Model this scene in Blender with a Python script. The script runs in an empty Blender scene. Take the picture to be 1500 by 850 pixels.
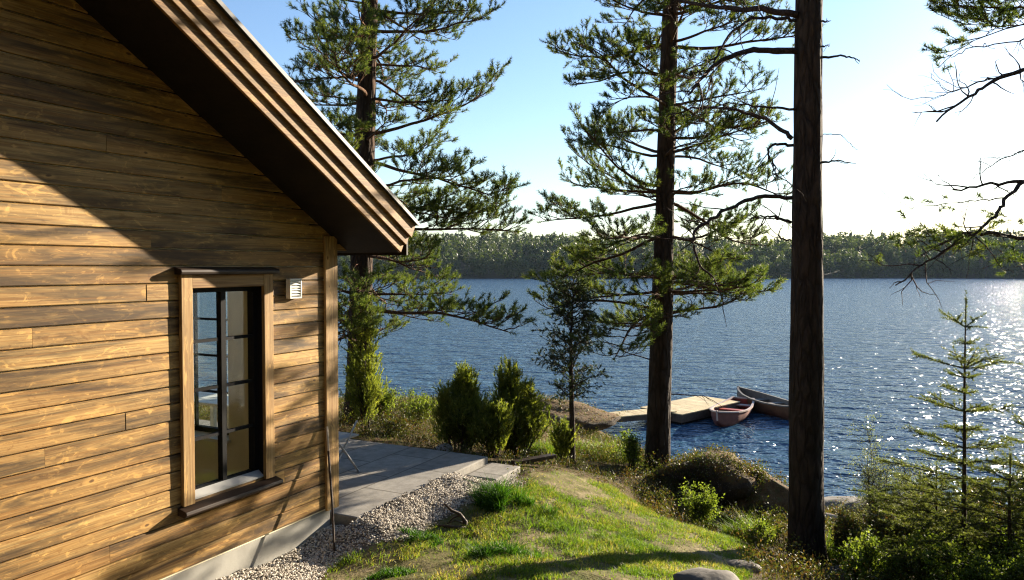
import bpy, bmesh, math, random
import numpy as np
from mathutils import Vector, Matrix, Quaternion

rng = np.random.default_rng(7)
random.seed(7)
SC = bpy.context.scene
COL = SC.collection
PI = math.pi
EYE = 6.0                       # camera height above the lake (lake surface is z = 0)
PITCH = math.atan(33 / 1100.0)
SUN_AZ, SUN_EL = math.radians(48.0), math.radians(14.0)
SUN = np.array([math.sin(SUN_AZ) * math.cos(SUN_EL), math.cos(SUN_AZ) * math.cos(SUN_EL), math.sin(SUN_EL)])


# ------------------------------------------------------------------ measuring helpers
def ray(px, py):
    a, b = (px - 750) / 1100.0, (425 - py) / 1100.0
    c, s = math.cos(PITCH), math.sin(PITCH)
    return np.array([a, c + b * s, -s + b * c])


def at(px, py, Y):
    """world point at forward distance Y along the sight line measured in the photograph"""
    d = ray(px, py)
    return np.array([0, 0, EYE]) + d * (Y / d[1])


# ------------------------------------------------------------------ mesh builder
class MB:
    def __init__(self):
        self.V, self.F, self.n, self.closed = [], [], 0, False

    def add(self, v, f, mi=0):
        v = np.asarray(v, dtype=np.float64).reshape(-1, 3)
        f = np.asarray(f, dtype=np.int64)
        self.V.append(v)
        self.F.append((f + self.n, mi))
        self.n += len(v)
        return self

    def box(self, x0, x1, y0, y1, z0, z1, mi=0):
        v = [(x, y, z) for z in (z0, z1) for y in (y0, y1) for x in (x0, x1)]
        f = [(0, 2, 3, 1), (4, 5, 7, 6), (0, 1, 5, 4), (2, 6, 7, 3), (0, 4, 6, 2), (1, 3, 7, 5)]
        return self.add(v, f, mi)

    def prism(self, poly, axis, a0, a1, mi=0):
        """polygon (list of 2D points) extruded along an axis; poly gives the other two coordinates in order"""
        self.closed = True
        n = len(poly)
        def mk(p, a):
            return {0: (a, p[0], p[1]), 1: (p[0], a, p[1]), 2: (p[0], p[1], a)}[axis]
        v = [mk(p, a0) for p in poly] + [mk(p, a1) for p in poly]
        self.add(v, [(i, (i + 1) % n, n + (i + 1) % n, n + i) for i in range(n)], mi)
        self.F.append((np.array([list(range(n))[::-1]]) + self.n - 2 * n, mi))
        self.F.append((np.array([list(range(n, 2 * n))]) + self.n - 2 * n, mi))
        return self

    def bar(self, p, q, w, h=None, mi=0, up=(0, 0, 1)):
        """rectangular bar between two points"""
        p, q = np.array(p, float), np.array(q, float)
        h = h or w
        d = q - p
        d /= np.linalg.norm(d)
        u = np.array(up, float)
        if abs(d @ u) > 0.98:
            u = np.array([1.0, 0, 0])
        s = np.cross(d, u); s /= np.linalg.norm(s)
        u = np.cross(s, d)
        v = [e + s * a * w / 2 + u * b * h / 2 for e in (p, q) for b in (-1, 1) for a in (-1, 1)]
        f = [(0, 2, 3, 1), (4, 5, 7, 6), (0, 1, 5, 4), (2, 6, 7, 3), (0, 4, 6, 2), (1, 3, 7, 5)]
        return self.add(v, f, mi)

    def tube(self, P, R, k=6, mi=0, cap=True, wob=0.0):
        P = np.asarray(P, float)
        n = len(P)
        R = np.broadcast_to(np.asarray(R, float), (n,))
        T = np.gradient(P, axis=0)
        T /= np.linalg.norm(T, axis=1)[:, None] + 1e-9
        ref = np.array([0.0, 0, 1]) if abs(T[0][2]) < 0.8 else np.array([1.0, 0, 0])
        A = np.cross(T, ref); A /= np.linalg.norm(A, axis=1)[:, None] + 1e-9
        B = np.cross(T, A)
        th = np.linspace(0, 2 * PI, k, endpoint=False)
        rr = R[:, None] * (1 + wob * rng.uniform(-1, 1, (n, k)))
        v = P[:, None, :] + rr[..., None] * (np.cos(th)[None, :, None] * A[:, None, :] + np.sin(th)[None, :, None] * B[:, None, :])
        i, j = np.meshgrid(np.arange(n - 1), np.arange(k), indexing='ij')
        a, b = i * k + j, i * k + (j + 1) % k
        f = np.stack([a, b, b + k, a + k], -1).reshape(-1, 4)
        self.add(v.reshape(-1, 3), f, mi)
        if cap:
            self.F.append((np.array([list(range(k))[::-1]]) + self.n - n * k, mi))
            self.F.append((np.array([list(range(k))]) + self.n - k, mi))
        return self

    def build(self, name, mats, parent=None, loc=(0, 0, 0), smooth=False):
        me = bpy.data.meshes.new(name)
        V = np.concatenate(self.V) - np.asarray(loc, float)
        me.vertices.add(len(V))
        me.vertices.foreach_set('co', V.astype(np.float32).ravel())
        tot = np.concatenate([np.full(len(f), f.shape[1]) for f, m in self.F])
        mi = np.concatenate([np.full(len(f), m) for f, m in self.F])
        idx = np.concatenate([f.ravel() for f, m in self.F])
        me.loops.add(len(idx))
        me.loops.foreach_set('vertex_index', idx.astype(np.int32))
        me.polygons.add(len(tot))
        st = np.concatenate([[0], np.cumsum(tot)[:-1]])
        me.polygons.foreach_set('loop_start', st.astype(np.int32))
        me.polygons.foreach_set('material_index', mi.astype(np.int32))
        me.polygons.foreach_set('use_smooth', np.full(len(tot), bool(smooth)))
        me.update(calc_edges=True)
        me.validate()
        if self.closed:
            bm = bmesh.new()
            bm.from_mesh(me)
            bmesh.ops.recalc_face_normals(bm, faces=bm.faces)
            bm.to_mesh(me)
            bm.free()
        for m in (mats if isinstance(mats, (list, tuple)) else [mats]):
            me.materials.append(m)
        o = bpy.data.objects.new(name, me)
        COL.objects.link(o)
        if parent:
            o.parent = parent
        else:
            o.location = loc
        return o


def tag(o, label=None, cat=None, group=None, kind=None):
    for k, v in (('label', label), ('category', cat), ('group', group), ('kind', kind)):
        if v:
            o[k] = v
    return o


def empty(name, loc, rz=0.0, label=None, cat=None, group=None):
    o = bpy.data.objects.new(name, None)
    COL.objects.link(o)
    o.location = loc
    o.rotation_euler = (0, 0, rz)
    o.empty_display_size = 0.3
    return tag(o, label, cat, group)


def bevel(o, w=0.004, seg=2):
    m = o.modifiers.new('bevel', 'BEVEL')
    m.width, m.segments, m.limit_method = w, seg, 'ANGLE'
    return o


# ------------------------------------------------------------------ noise in numpy
_perm = np.random.default_rng(3).random((256, 256))


def vnoise(x, y, s=1.0, o=0.0):
    x, y = np.asarray(x) * s + 37.1 + o, np.asarray(y) * s + 11.7 + o * 1.7
    xi, yi = np.floor(x).astype(int), np.floor(y).astype(int)
    fx, fy = x - xi, y - yi
    fx, fy = fx * fx * (3 - 2 * fx), fy * fy * (3 - 2 * fy)
    g = lambda a, b: _perm[a % 256, b % 256]
    return (g(xi, yi) * (1 - fx) + g(xi + 1, yi) * fx) * (1 - fy) + (g(xi, yi + 1) * (1 - fx) + g(xi + 1, yi + 1) * fx) * fy


def fbm(x, y, s=1.0, oct=4, o=0.0):
    r, a, t = 0, 0.5, 0
    for i in range(oct):
        r = r + a * vnoise(x, y, s * 2 ** i, o + i * 5.3)
        t += a
        a *= 0.5
    return r / t


# ------------------------------------------------------------------ materials
def new_mat(name):
    m = bpy.data.materials.new(name)
    m.use_nodes = True
    nt = m.node_tree
    return m, nt, nt.nodes['Principled BSDF']


def node(nt, typ, props=None, **ins):
    n = nt.nodes.new(typ)
    for k, v in (props or {}).items():
        setattr(n, k, v)
    for k, v in ins.items():
        key = int(k[1:]) if k[0] == '_' else k.replace('_', ' ')
        s = n.inputs[key]
        if isinstance(v, bpy.types.NodeSocket):
            nt.links.new(v, s)
        else:
            s.default_value = v
    return n


def ramp(nt, fac, stops, interp='LINEAR'):
    n = nt.nodes.new('ShaderNodeValToRGB')
    n.color_ramp.interpolation = interp
    e = n.color_ramp.elements
    while len(e) < len(stops):
        e.new(0.5)
    for el, (p, c) in zip(e, stops):
        el.position = p
        el.color = (*c, 1) if len(c) == 3 else c
    nt.links.new(fac, n.inputs['Fac'])
    return n.outputs['Color']


def g(v):
    return (v, v, v)


def mix(nt, fac, a, b, mode='MIX'):
    n = nt.nodes.new('ShaderNodeMix')
    n.data_type = 'RGBA'
    n.blend_type = mode
    for s, v in ((n.inputs[0], fac), (n.inputs[6], a), (n.inputs[7], b)):
        if isinstance(v, bpy.types.NodeSocket):
            nt.links.new(v, s)
        else:
            s.default_value = (*v, 1) if isinstance(v, tuple) and len(v) == 3 else v
    return n.outputs[2]


def coords(nt, kind='Object', scale=(1, 1, 1), offset=None):
    tc = nt.nodes.new('ShaderNodeTexCoord')
    mp = node(nt, 'ShaderNodeMapping', Vector=tc.outputs[kind], Scale=scale)
    if offset is not None:
        ad = node(nt, 'ShaderNodeVectorMath', {'operation': 'ADD'}, _0=mp.outputs[0], _1=offset)
        return ad.outputs[0]
    return mp.outputs[0]


def noise(nt, vec, scale=5, detail=4, rough=0.55, dist=0.0):
    return node(nt, 'ShaderNodeTexNoise', Vector=vec, Scale=scale, Detail=detail, Roughness=rough, Distortion=dist).outputs['Fac']


def math_(nt, op, a, b=0.5, c=0.5):
    n = nt.nodes.new('ShaderNodeMath')
    n.operation = op
    for s, v in zip(n.inputs, (a, b, c)):
        if isinstance(v, bpy.types.NodeSocket):
            nt.links.new(v, s)
        else:
            s.default_value = v
    return n.outputs[0]


def bump(nt, bsdf, h, strength=0.5, dist=0.01):
    b = node(nt, 'ShaderNodeBump', Strength=strength, Distance=dist, Height=h)
    nt.links.new(b.outputs[0], bsdf.inputs['Normal'])


def wood_mat(name, tones, axis='x', stain=0.5, dark=(0.026, 0.016, 0.010), rough=0.62, knots=True, gloss=0.25):
    """weathered boards: one tone per board, grain along the axis, knots, dark weather stains"""
    m, nt, b = new_mat(name)
    sc = {'x': (1.0, 1, 1), 'y': (1, 1, 1), 'z': (1, 1, 1)}[axis]
    geo = nt.nodes.new('ShaderNodeNewGeometry')
    rnd = geo.outputs['Random Per Island']
    off = node(nt, 'ShaderNodeCombineXYZ', X=math_(nt, 'MULTIPLY', rnd, 37.0), Y=math_(nt, 'MULTIPLY', rnd, 19.0), Z=math_(nt, 'MULTIPLY', rnd, 53.0)).outputs[0]
    long_ = {'x': (1.1, 20, 55), 'y': (20, 1.1, 55), 'z': (55, 55, 1.1)}[axis]
    fine_ = {'x': (3, 60, 130), 'y': (60, 3, 130), 'z': (130, 130, 3)}[axis]
    blot_ = {'x': (0.8, 2, 9), 'y': (2, 0.8, 9), 'z': (9, 9, 0.8)}[axis]
    knot_ = {'x': (3.4, 0.01, 7.0), 'y': (0.01, 3.4, 7.0), 'z': (7.0, 0.01, 2.0)}[axis]
    base = ramp(nt, rnd, [(i / max(1, len(tones) - 1), t) for i, t in enumerate(tones)])
    gr = noise(nt, coords(nt, 'Object', long_, off), 1.0, 5, 0.62, 0.9)
    fi = noise(nt, coords(nt, 'Object', fine_, off), 1.0, 3, 0.6)
    bl = noise(nt, coords(nt, 'Object', blot_, off), 1.0, 5, 0.66, 0.5)
    c = mix(nt, ramp(nt, gr, [(0.36, g(0)), (0.62, g(1))]), mix(nt, 1.0, base, (0.55, 0.44, 0.34), 'MULTIPLY'), base)
    c = mix(nt, 0.6, c, ramp(nt, fi, [(0.3, g(0.28)), (0.7, g(0.72))]), 'OVERLAY')
    c = mix(nt, ramp(nt, bl, [(0.30, g(0.5)), (0.46, g(0))]), c, mix(nt, 1.0, base, (1.5, 1.38, 1.2), 'MULTIPLY'))
    if knots:
        kn = node(nt, 'ShaderNodeVectorMath', {'operation': 'ADD'}, _0=coords(nt, 'Object', knot_, off), _1=node(nt, 'ShaderNodeVectorMath', {'operation': 'SCALE'}, _0=node(nt, 'ShaderNodeTexNoise', Vector=coords(nt, 'Object', (9, 1, 22), off), Scale=1.0, Detail=2.0).outputs['Color'], Scale=0.16).outputs[0]).outputs[0]
        vo = node(nt, 'ShaderNodeTexVoronoi', {'feature': 'F1'}, Vector=kn, Scale=1.0, Randomness=1.0).outputs['Distance']
        fk = noise(nt, coords(nt, 'Object', {'x': (5.5, 2, 13), 'y': (2, 5.5, 13), 'z': (13, 13, 3)}[axis], off), 1.0, 4, 0.6, 2.2)
        c = mix(nt, ramp(nt, fk, [(0.57, g(0)), (0.63, g(0.55)), (0.70, g(0.75))]), c, mix(nt, 1.0, base, (1.6, 1.5, 1.25), 'MULTIPLY'))
        c = mix(nt, ramp(nt, fk, [(0.32, g(0.6)), (0.40, g(0))]), c, mix(nt, 1.0, base, (0.5, 0.38, 0.28), 'MULTIPLY'))
        c = mix(nt, ramp(nt, vo, [(0.07, g(0.5)), (0.13, g(0.35)), (0.22, g(0))]), c, mix(nt, 1.0, base, (1.6, 1.5, 1.3), 'MULTIPLY'))
        c = mix(nt, ramp(nt, vo, [(0.0, g(0.95)), (0.05, g(0.8)), (0.08, g(0))]), c, (0.07, 0.030, 0.011))
    if stain > 0:
        st = ramp(nt, math_(nt, 'ADD', bl, math_(nt, 'MULTIPLY', math_(nt, 'SUBTRACT', gr, 0.5), 0.25)), [(0.48, g(0)), (0.55, g(0.55 * stain)), (0.64, g(1.0 * stain))])
        c = mix(nt, st, c, dark)
    nt.links.new(c, b.inputs['Base Color'])
    b.inputs['Roughness'].default_value = rough
    b.inputs['Specular IOR Level'].default_value = gloss
    bump(nt, b, math_(nt, 'ADD', math_(nt, 'MULTIPLY', gr, 0.6), math_(nt, 'MULTIPLY', fi, 0.4)), 0.45, 0.004)
    return m


def plain_mat(name, col, rough=0.6, var=0.25, scale=8, metal=0.0, bmp=0.15, spec=0.4):
    m, nt, b = new_mat(name)
    n1 = noise(nt, coords(nt, 'Object'), scale, 5, 0.6)
    dk = tuple(v * (1 - var) for v in col)
    lt = tuple(min(1, v * (1 + var)) for v in col)
    nt.links.new(ramp(nt, n1, [(0.3, dk), (0.7, lt)]), b.inputs['Base Color'])
    b.inputs['Roughness'].default_value = rough
    b.inputs['Metallic'].default_value = metal
    b.inputs['Specular IOR Level'].default_value = spec
    if bmp:
        bump(nt, b, noise(nt, coords(nt, 'Object'), scale * 6, 4, 0.6), bmp, 0.005)
    return m


def leaf_mat(name, stops, trans=0.35, tcol=None, rough=0.55, clump=1.2, spec=0.3):
    """foliage: a tone per leaf or needle, shifted by clumps; part of the light passes through"""
    m, nt, b = new_mat(name)
    geo = nt.nodes.new('ShaderNodeNewGeometry')
    cl = noise(nt, coords(nt, 'Object'), clump, 2, 0.5)
    f = math_(nt, 'ADD', math_(nt, 'MULTIPLY', geo.outputs['Random Per Island'], 0.55), math_(nt, 'MULTIPLY', math_(nt, 'SUBTRACT', cl, 0.28), 1.0))
    c = ramp(nt, f, stops)
    nt.links.new(c, b.inputs['Base Color'])
    b.inputs['Roughness'].default_value = rough
    b.inputs['Specular IOR Level'].default_value = spec
    tr = node(nt, 'ShaderNodeBsdfTranslucent')
    nt.links.new(mix(nt, 1.0, c, tcol or (1.5, 1.6, 0.7), 'MULTIPLY'), tr.inputs['Color'])
    mx = node(nt, 'ShaderNodeMixShader', _0=trans, _1=b.outputs[0], _2=tr.outputs[0])
    nt.links.new(mx.outputs[0], nt.nodes['Material Output'].inputs['Surface'])
    return m


def bark_mat(name, low, high, z0=3.0, z1=10.0, sc=(9, 9, 2.2), strength=1.0):
    m, nt, b = new_mat(name)
    geo = nt.nodes.new('ShaderNodeNewGeometry')
    z = node(nt, 'ShaderNodeSeparateXYZ', Vector=geo.outputs['Position']).outputs['Z']
    h = node(nt, 'ShaderNodeMapRange', Value=z, From_Min=z0, From_Max=z1).outputs[0]
    v = coords(nt, 'Object', sc)
    n1 = noise(nt, v, 1.6, 6, 0.65, 0.8)
    wv = node(nt, 'ShaderNodeVectorMath', {'operation': 'ADD'}, _0=v, _1=node(nt, 'ShaderNodeTexNoise', Vector=v, Scale=1.2, Detail=3.0).outputs['Color']).outputs[0]
    vo = node(nt, 'ShaderNodeTexVoronoi', {'feature': 'DISTANCE_TO_EDGE'}, Vector=wv, Scale=1.25).outputs['Distance']
    pl = ramp(nt, vo, [(0.0, g(0.0)), (0.22, g(1.0))])
    hh = math_(nt, 'ADD', h, math_(nt, 'MULTIPLY', math_(nt, 'SUBTRACT', n1, 0.5), 0.5))
    base = mix(nt, hh, low, high)
    c = mix(nt, ramp(nt, n1, [(0.3, g(0.75)), (0.65, g(0))]), base, tuple(x * 0.4 for x in low))
    c = mix(nt, pl, mix(nt, 1.0, c, g(0.6), 'MULTIPLY'), c)
    nt.links.new(c, b.inputs['Base Color'])
    b.inputs['Roughness'].default_value = 0.9
    b.inputs['Specular IOR Level'].default_value = 0.15
    bump(nt, b, math_(nt, 'ADD', math_(nt, 'MULTIPLY', pl, 0.6), math_(nt, 'MULTIPLY', n1, 0.6)), strength, 0.03)
    return m


MT = {}
MT['cladding'] = wood_mat('cladding_wood', [(0.33, 0.195, 0.066), (0.40, 0.25, 0.090), (0.43, 0.28, 0.105), (0.35, 0.21, 0.072), (0.41, 0.26, 0.094), (0.28, 0.16, 0.054)], 'x', 0.85)
MT['trim_x'] = wood_mat('trim_wood_level', [(0.36, 0.22, 0.085), (0.32, 0.19, 0.072)], 'x', 0.3, knots=False)
MT['trim_z'] = wood_mat('trim_wood_upright', [(0.41, 0.27, 0.115), (0.39, 0.25, 0.105)], 'z', 0.25)
MT['barge'] = wood_mat('barge_wood', [(0.31, 0.180, 0.066), (0.27, 0.155, 0.056)], 'x', 0.35)
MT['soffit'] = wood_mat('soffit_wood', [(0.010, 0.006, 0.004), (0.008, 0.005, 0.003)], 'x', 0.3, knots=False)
MT['dark_trim'] = wood_mat('dark_trim_wood', [(0.035, 0.022, 0.015), (0.025, 0.016, 0.012)], 'x', 0.2, knots=False, rough=0.5)
MT['black'] = plain_mat('black_paint', (0.008, 0.008, 0.009), 0.7, 0.2, 20, bmp=0.03, spec=0.12)
MT['white'] = plain_mat('white_paint', (0.72, 0.72, 0.68), 0.45, 0.08, 6, bmp=0.03)
MT['sill_grey'] = plain_mat('sill_grey_metal', (0.34, 0.34, 0.33), 0.5, 0.1, 6, bmp=0.03)
MT['roofing'] = plain_mat('roofing_felt', (0.05, 0.052, 0.058), 0.7, 0.3, 30, bmp=0.4)
MT['flashing'] = plain_mat('zinc_flashing', (0.10, 0.10, 0.105), 0.5, 0.15, 5, metal=0.2, bmp=0.03)
MT['interior'] = plain_mat('interior_panel', (0.80, 0.74, 0.55), 0.6, 0.06, 2, bmp=0.02)
MT['int_floor'] = wood_mat('interior_floor_wood', [(0.58, 0.44, 0.27), (0.62, 0.48, 0.30)], 'x', 0.0, knots=False)
MT['bark_dark'] = bark_mat('pine_bark_dark', (0.060, 0.043, 0.034), (0.16, 0.085, 0.045), 4.5, 13)
MT['bark_limb'] = bark_mat('pine_limb_bark', (0.11, 0.07, 0.048), (0.21, 0.11, 0.06), 4.0, 9, (14, 14, 14), 0.5)
MT['bark_grey'] = bark_mat('dead_limb_bark', (0.085, 0.064, 0.055), (0.15, 0.085, 0.06), 4.0, 12, (14, 14, 14), 0.5)
MT['bark_small'] = bark_mat('sapling_bark', (0.075, 0.055, 0.045), (0.10, 0.075, 0.055), 2, 8, (30, 30, 12), 0.4)
MT['needle'] = leaf_mat('pine_needles', [(0.1, (0.030, 0.052, 0.022)), (0.45, (0.075, 0.105, 0.030)), (0.8, (0.140, 0.155, 0.040)), (1.0, (0.18, 0.155, 0.050))], 0.48)
MT['juniper'] = leaf_mat('juniper_needles', [(0.1, (0.055, 0.075, 0.020)), (0.45, (0.14, 0.165, 0.034)), (0.85, (0.24, 0.24, 0.052)), (1.0, (0.27, 0.24, 0.07))], 0.58, clump=2.5)
MT['sapling'] = leaf_mat('young_tree_needles', [(0.1, (0.020, 0.034, 0.020)), (0.6, (0.045, 0.062, 0.032)), (1.0, (0.075, 0.09, 0.04))], 0.3, clump=2.5)
MT['spruce'] = leaf_mat('spruce_needles', [(0.1, (0.036, 0.050, 0.020)), (0.6, (0.10, 0.115, 0.034)), (1.0, (0.17, 0.16, 0.05))], 0.5, clump=2.5)
MT['grass'] = leaf_mat('grass_blades', [(0.05, (0.050, 0.100, 0.011)), (0.34, (0.088, 0.155, 0.015)), (0.58, (0.150, 0.195, 0.024)), (0.78, (0.27, 0.225, 0.07)), (0.92, (0.38, 0.29, 0.13))], 0.5, clump=1.7)
MT['lush'] = leaf_mat('lush_grass_blades', [(0.1, (0.022, 0.070, 0.008)), (0.6, (0.050, 0.120, 0.012)), (1.0, (0.10, 0.17, 0.02))], 0.4, clump=4)
MT['heath'] = leaf_mat('heath_leaves', [(0.0, (0.016, 0.028, 0.010)), (0.3, (0.045, 0.058, 0.014)), (0.5, (0.10, 0.105, 0.022)), (0.68, (0.085, 0.045, 0.020)), (0.85, (0.15, 0.085, 0.035)), (1.0, (0.12, 0.13, 0.03))], 0.35, clump=1.4)
MT['leafy'] = leaf_mat('shrub_leaves', [(0.1, (0.055, 0.085, 0.015)), (0.6, (0.14, 0.175, 0.032)), (1.0, (0.22, 0.23, 0.06))], 0.58, clump=3)
MT['willow'] = leaf_mat('willow_leaves', [(0.1, (0.09, 0.105, 0.06)), (0.6, (0.17, 0.185, 0.11)), (1.0, (0.24, 0.25, 0.14))], 0.5, clump=3)
MT['concrete'] = plain_mat('foundation_concrete', (0.30, 0.29, 0.26), 0.85, 0.18, 3, bmp=0.3)
MT['rock'] = plain_mat('boulder_rock', (0.115, 0.102, 0.088), 0.85, 0.45, 5, bmp=0.8)
MT['deck'] = wood_mat('dock_planks', [(0.72, 0.62, 0.38), (0.66, 0.56, 0.34), (0.76, 0.66, 0.42)], 'y', 0.1, knots=False, rough=0.7)
MT['deck_dark'] = plain_mat('dock_frame_wood', (0.10, 0.07, 0.05), 0.8, 0.3, 8)
MT['boat_red'] = plain_mat('boat_red_paint', (0.36, 0.055, 0.035), 0.5, 0.25, 6)
MT['boat_white'] = plain_mat('boat_white_paint', (0.42, 0.31, 0.26), 0.45, 0.15, 6)
MT['boat_hull'] = plain_mat('boat_hull_paint', (0.16, 0.048, 0.034), 0.75, 0.25, 5)
MT['boat_grey'] = plain_mat('boat_grey_wood', (0.14, 0.12, 0.10), 0.6, 0.25, 6)
MT['boat_brown'] = plain_mat('boat_brown_varnish', (0.14, 0.055, 0.022), 0.5, 0.3, 5)
MT['fabric'] = plain_mat('chair_fabric', (0.33, 0.33, 0.32), 0.8, 0.08, 40, bmp=0.2)
MT['metal'] = plain_mat('chair_metal', (0.45, 0.45, 0.46), 0.35, 0.1, 10, metal=0.6, bmp=0.0)
MT['rust'] = plain_mat('rusty_iron', (0.035, 0.020, 0.014), 0.7, 0.4, 30, bmp=0.3)
MT['pale_wood'] = plain_mat('pale_stick_wood', (0.55, 0.46, 0.36), 0.6, 0.2, 12)
MT['driftwood'] = wood_mat('root_wood', [(0.10, 0.075, 0.055), (0.07, 0.05, 0.04)], 'x', 0.4, knots=False)
MT['log'] = wood_mat('weathered_log', [(0.28, 0.23, 0.19), (0.22, 0.18, 0.15)], 'x', 0.3, knots=False)


def mossy_mat():
    m, nt, b = new_mat('mossy_rock')
    geo = nt.nodes.new('ShaderNodeNewGeometry')
    nz = node(nt, 'ShaderNodeSeparateXYZ', Vector=geo.outputs['Normal']).outputs['Z']
    v = coords(nt, 'Object')
    n1, n2, n3 = noise(nt, v, 3, 5, 0.65), noise(nt, v, 14, 5, 0.7), noise(nt, v, 60, 3, 0.6)
    stone = ramp(nt, n2, [(0.3, (0.022, 0.015, 0.010)), (0.6, (0.060, 0.042, 0.028)), (0.75, (0.13, 0.10, 0.075))])
    moss = ramp(nt, n2, [(0.28, (0.05, 0.028, 0.012)), (0.48, (0.16, 0.085, 0.028)), (0.62, (0.10, 0.085, 0.024)), (0.75, (0.22, 0.13, 0.055))])
    f = ramp(nt, math_(nt, 'ADD', nz, math_(nt, 'MULTIPLY', math_(nt, 'SUBTRACT', n1, 0.5), 1.1)), [(0.35, g(0)), (0.6, g(1))])
    c = mix(nt, 0.5, mix(nt, f, stone, moss), ramp(nt, n3, [(0.3, g(0.25)), (0.7, g(0.75))]), 'OVERLAY')
    nt.links.new(c, b.inputs['Base Color'])
    b.inputs['Roughness'].default_value = 0.95
    bump(nt, b, math_(nt, 'ADD', n2, math_(nt, 'MULTIPLY', n3, 0.5)), 1.0, 0.06)
    return m


MT['mossy'] = mossy_mat()


def glass_mat():
    m, nt, b = new_mat('window_glass')
    lw = node(nt, 'ShaderNodeLayerWeight', Blend=0.5)
    fz = math_(nt, 'ADD', math_(nt, 'MULTIPLY', math_(nt, 'POWER', lw.outputs['Facing'], 5.0), 0.9), 0.045)
    tr = node(nt, 'ShaderNodeBsdfTransparent', Color=(0.95, 0.97, 0.96, 1))
    gl = node(nt, 'ShaderNodeBsdfGlossy', Roughness=0.0, Color=(1, 1, 1, 1))
    mx = node(nt, 'ShaderNodeMixShader', _0=fz, _1=tr.outputs[0], _2=gl.outputs[0])
    nt.links.new(mx.outputs[0], nt.nodes['Material Output'].inputs['Surface'])
    return m


MT['glass'] = glass_mat()


def water_mat():
    m, nt, b = new_mat('lake_water')
    b.inputs['Base Color'].default_value = (0.028, 0.076, 0.140, 1)
    b.inputs['Roughness'].default_value = 0.14
    b.inputs['IOR'].default_value = 1.333
    v1 = coords(nt, 'Object', (0.30, 0.55, 1))
    v2 = coords(nt, 'Object', (0.85, 1.35, 1))
    v3 = coords(nt, 'Object', (3.0, 4.2, 1))
    h = math_(nt, 'ADD', math_(nt, 'MULTIPLY', noise(nt, v1, 1.0, 3, 0.5, 0.3), 0.55), math_(nt, 'MULTIPLY', noise(nt, v2, 1.0, 3, 0.55, 0.4), 0.42))
    h = math_(nt, 'ADD', h, math_(nt, 'MULTIPLY', noise(nt, v3, 1.0, 2, 0.5), 0.10))
    bump(nt, b, h, 1.0, 1.25)
    return m


MT['water'] = water_mat()


def ground_mat():
    m, nt, b = new_mat('ground_soil')
    at_ = node(nt, 'ShaderNodeAttribute', {'attribute_name': 'cover'})
    sp = node(nt, 'ShaderNodeSeparateColor', Color=at_.outputs['Color'])
    v = coords(nt, 'Object')
    n1, n2, n3 = noise(nt, v, 1.3, 5, 0.6), noise(nt, v, 7, 5, 0.65), noise(nt, v, 40, 3, 0.6)
    lawn = ramp(nt, math_(nt, 'ADD', math_(nt, 'MULTIPLY', n1, 0.6), math_(nt, 'MULTIPLY', n2, 0.4)), [(0.35, (0.075, 0.085, 0.020)), (0.48, (0.13, 0.115, 0.045)), (0.6, (0.25, 0.20, 0.115)), (0.7, (0.31, 0.26, 0.16))])
    heath = ramp(nt, n2, [(0.3, (0.030, 0.020, 0.012)), (0.45, (0.085, 0.050, 0.024)), (0.55, (0.07, 0.062, 0.02)), (0.7, (0.15, 0.105, 0.06))])
    rock = ramp(nt, n2, [(0.3, (0.07, 0.05, 0.03)), (0.48, (0.15, 0.095, 0.045)), (0.62, (0.13, 0.105, 0.04)), (0.75, (0.21, 0.18, 0.14))])
    grav = ramp(nt, n3, [(0.3, (0.10, 0.09, 0.075)), (0.7, (0.26, 0.24, 0.21))])
    c = mix(nt, sp.outputs[0], heath, lawn)
    c = mix(nt, sp.outputs[1], c, rock)
    c = mix(nt, sp.outputs[2], c, grav)
    c = mix(nt, 0.35, c, ramp(nt, n3, [(0.3, g(0.3)), (0.7, g(0.7))]), 'OVERLAY')
    nt.links.new(c, b.inputs['Base Color'])
    b.inputs['Roughness'].default_value = 0.95
    b.inputs['Specular IOR Level'].default_value = 0.1
    bump(nt, b, math_(nt, 'ADD', n2, math_(nt, 'MULTIPLY', n3, 0.5)), 0.8, 0.03)
    return m


# ------------------------------------------------------------------ terrain
# house frame: x along the gable wall, y into the house, origin under the camera's foot on the wall
HD = np.array([0.451, 0.893]); HD /= np.linalg.norm(HD)
HN = np.array([HD[1], -HD[0]])
WALL_D = 4.8
H0 = -HN * WALL_D
HROT = math.atan2(HD[1], HD[0])




def hw(x, y, z=0.0):
    p = H0 + HD * x - HN * y
    return np.array([p[0], p[1], z])


PX = [(600, 848, 5.6), (750, 848, 5.5), (900, 848, 5.6), (1050, 848, 6.2), (500, 812, 6.72), (650, 770, 7.3), (740, 705, 8.9),
      (850, 760, 7.9), (1000, 780, 8.2), (1178, 826, 8.5), (1090, 800, 8.3), (900, 705, 10.4), (838, 686, 11.3), (962, 692, 11.8),
      (1000, 705, 12.1), (1060, 728, 12.1), (1135, 756, 11.9), (1000, 774, 10.2), (1100, 785, 9.9), (1060, 780, 10.0),
      (1225, 752, 13.6), (1262, 776, 12), (1300, 806, 9.5), (1450, 846, 7.5), (1230, 858, 7.8), (1400, 776, 11), (1490, 770, 11),
      (500, 596, 14), (570, 596, 14.4), (525, 616, 11.6), (600, 646, 11), (640, 604, 14), (700, 655, 11.3), (790, 615, 15.8), (840, 634, 16.2),
      (860, 630, 16.6), (925, 660, 15.8), (880, 664, 13), (800, 674, 11.6)]
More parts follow.
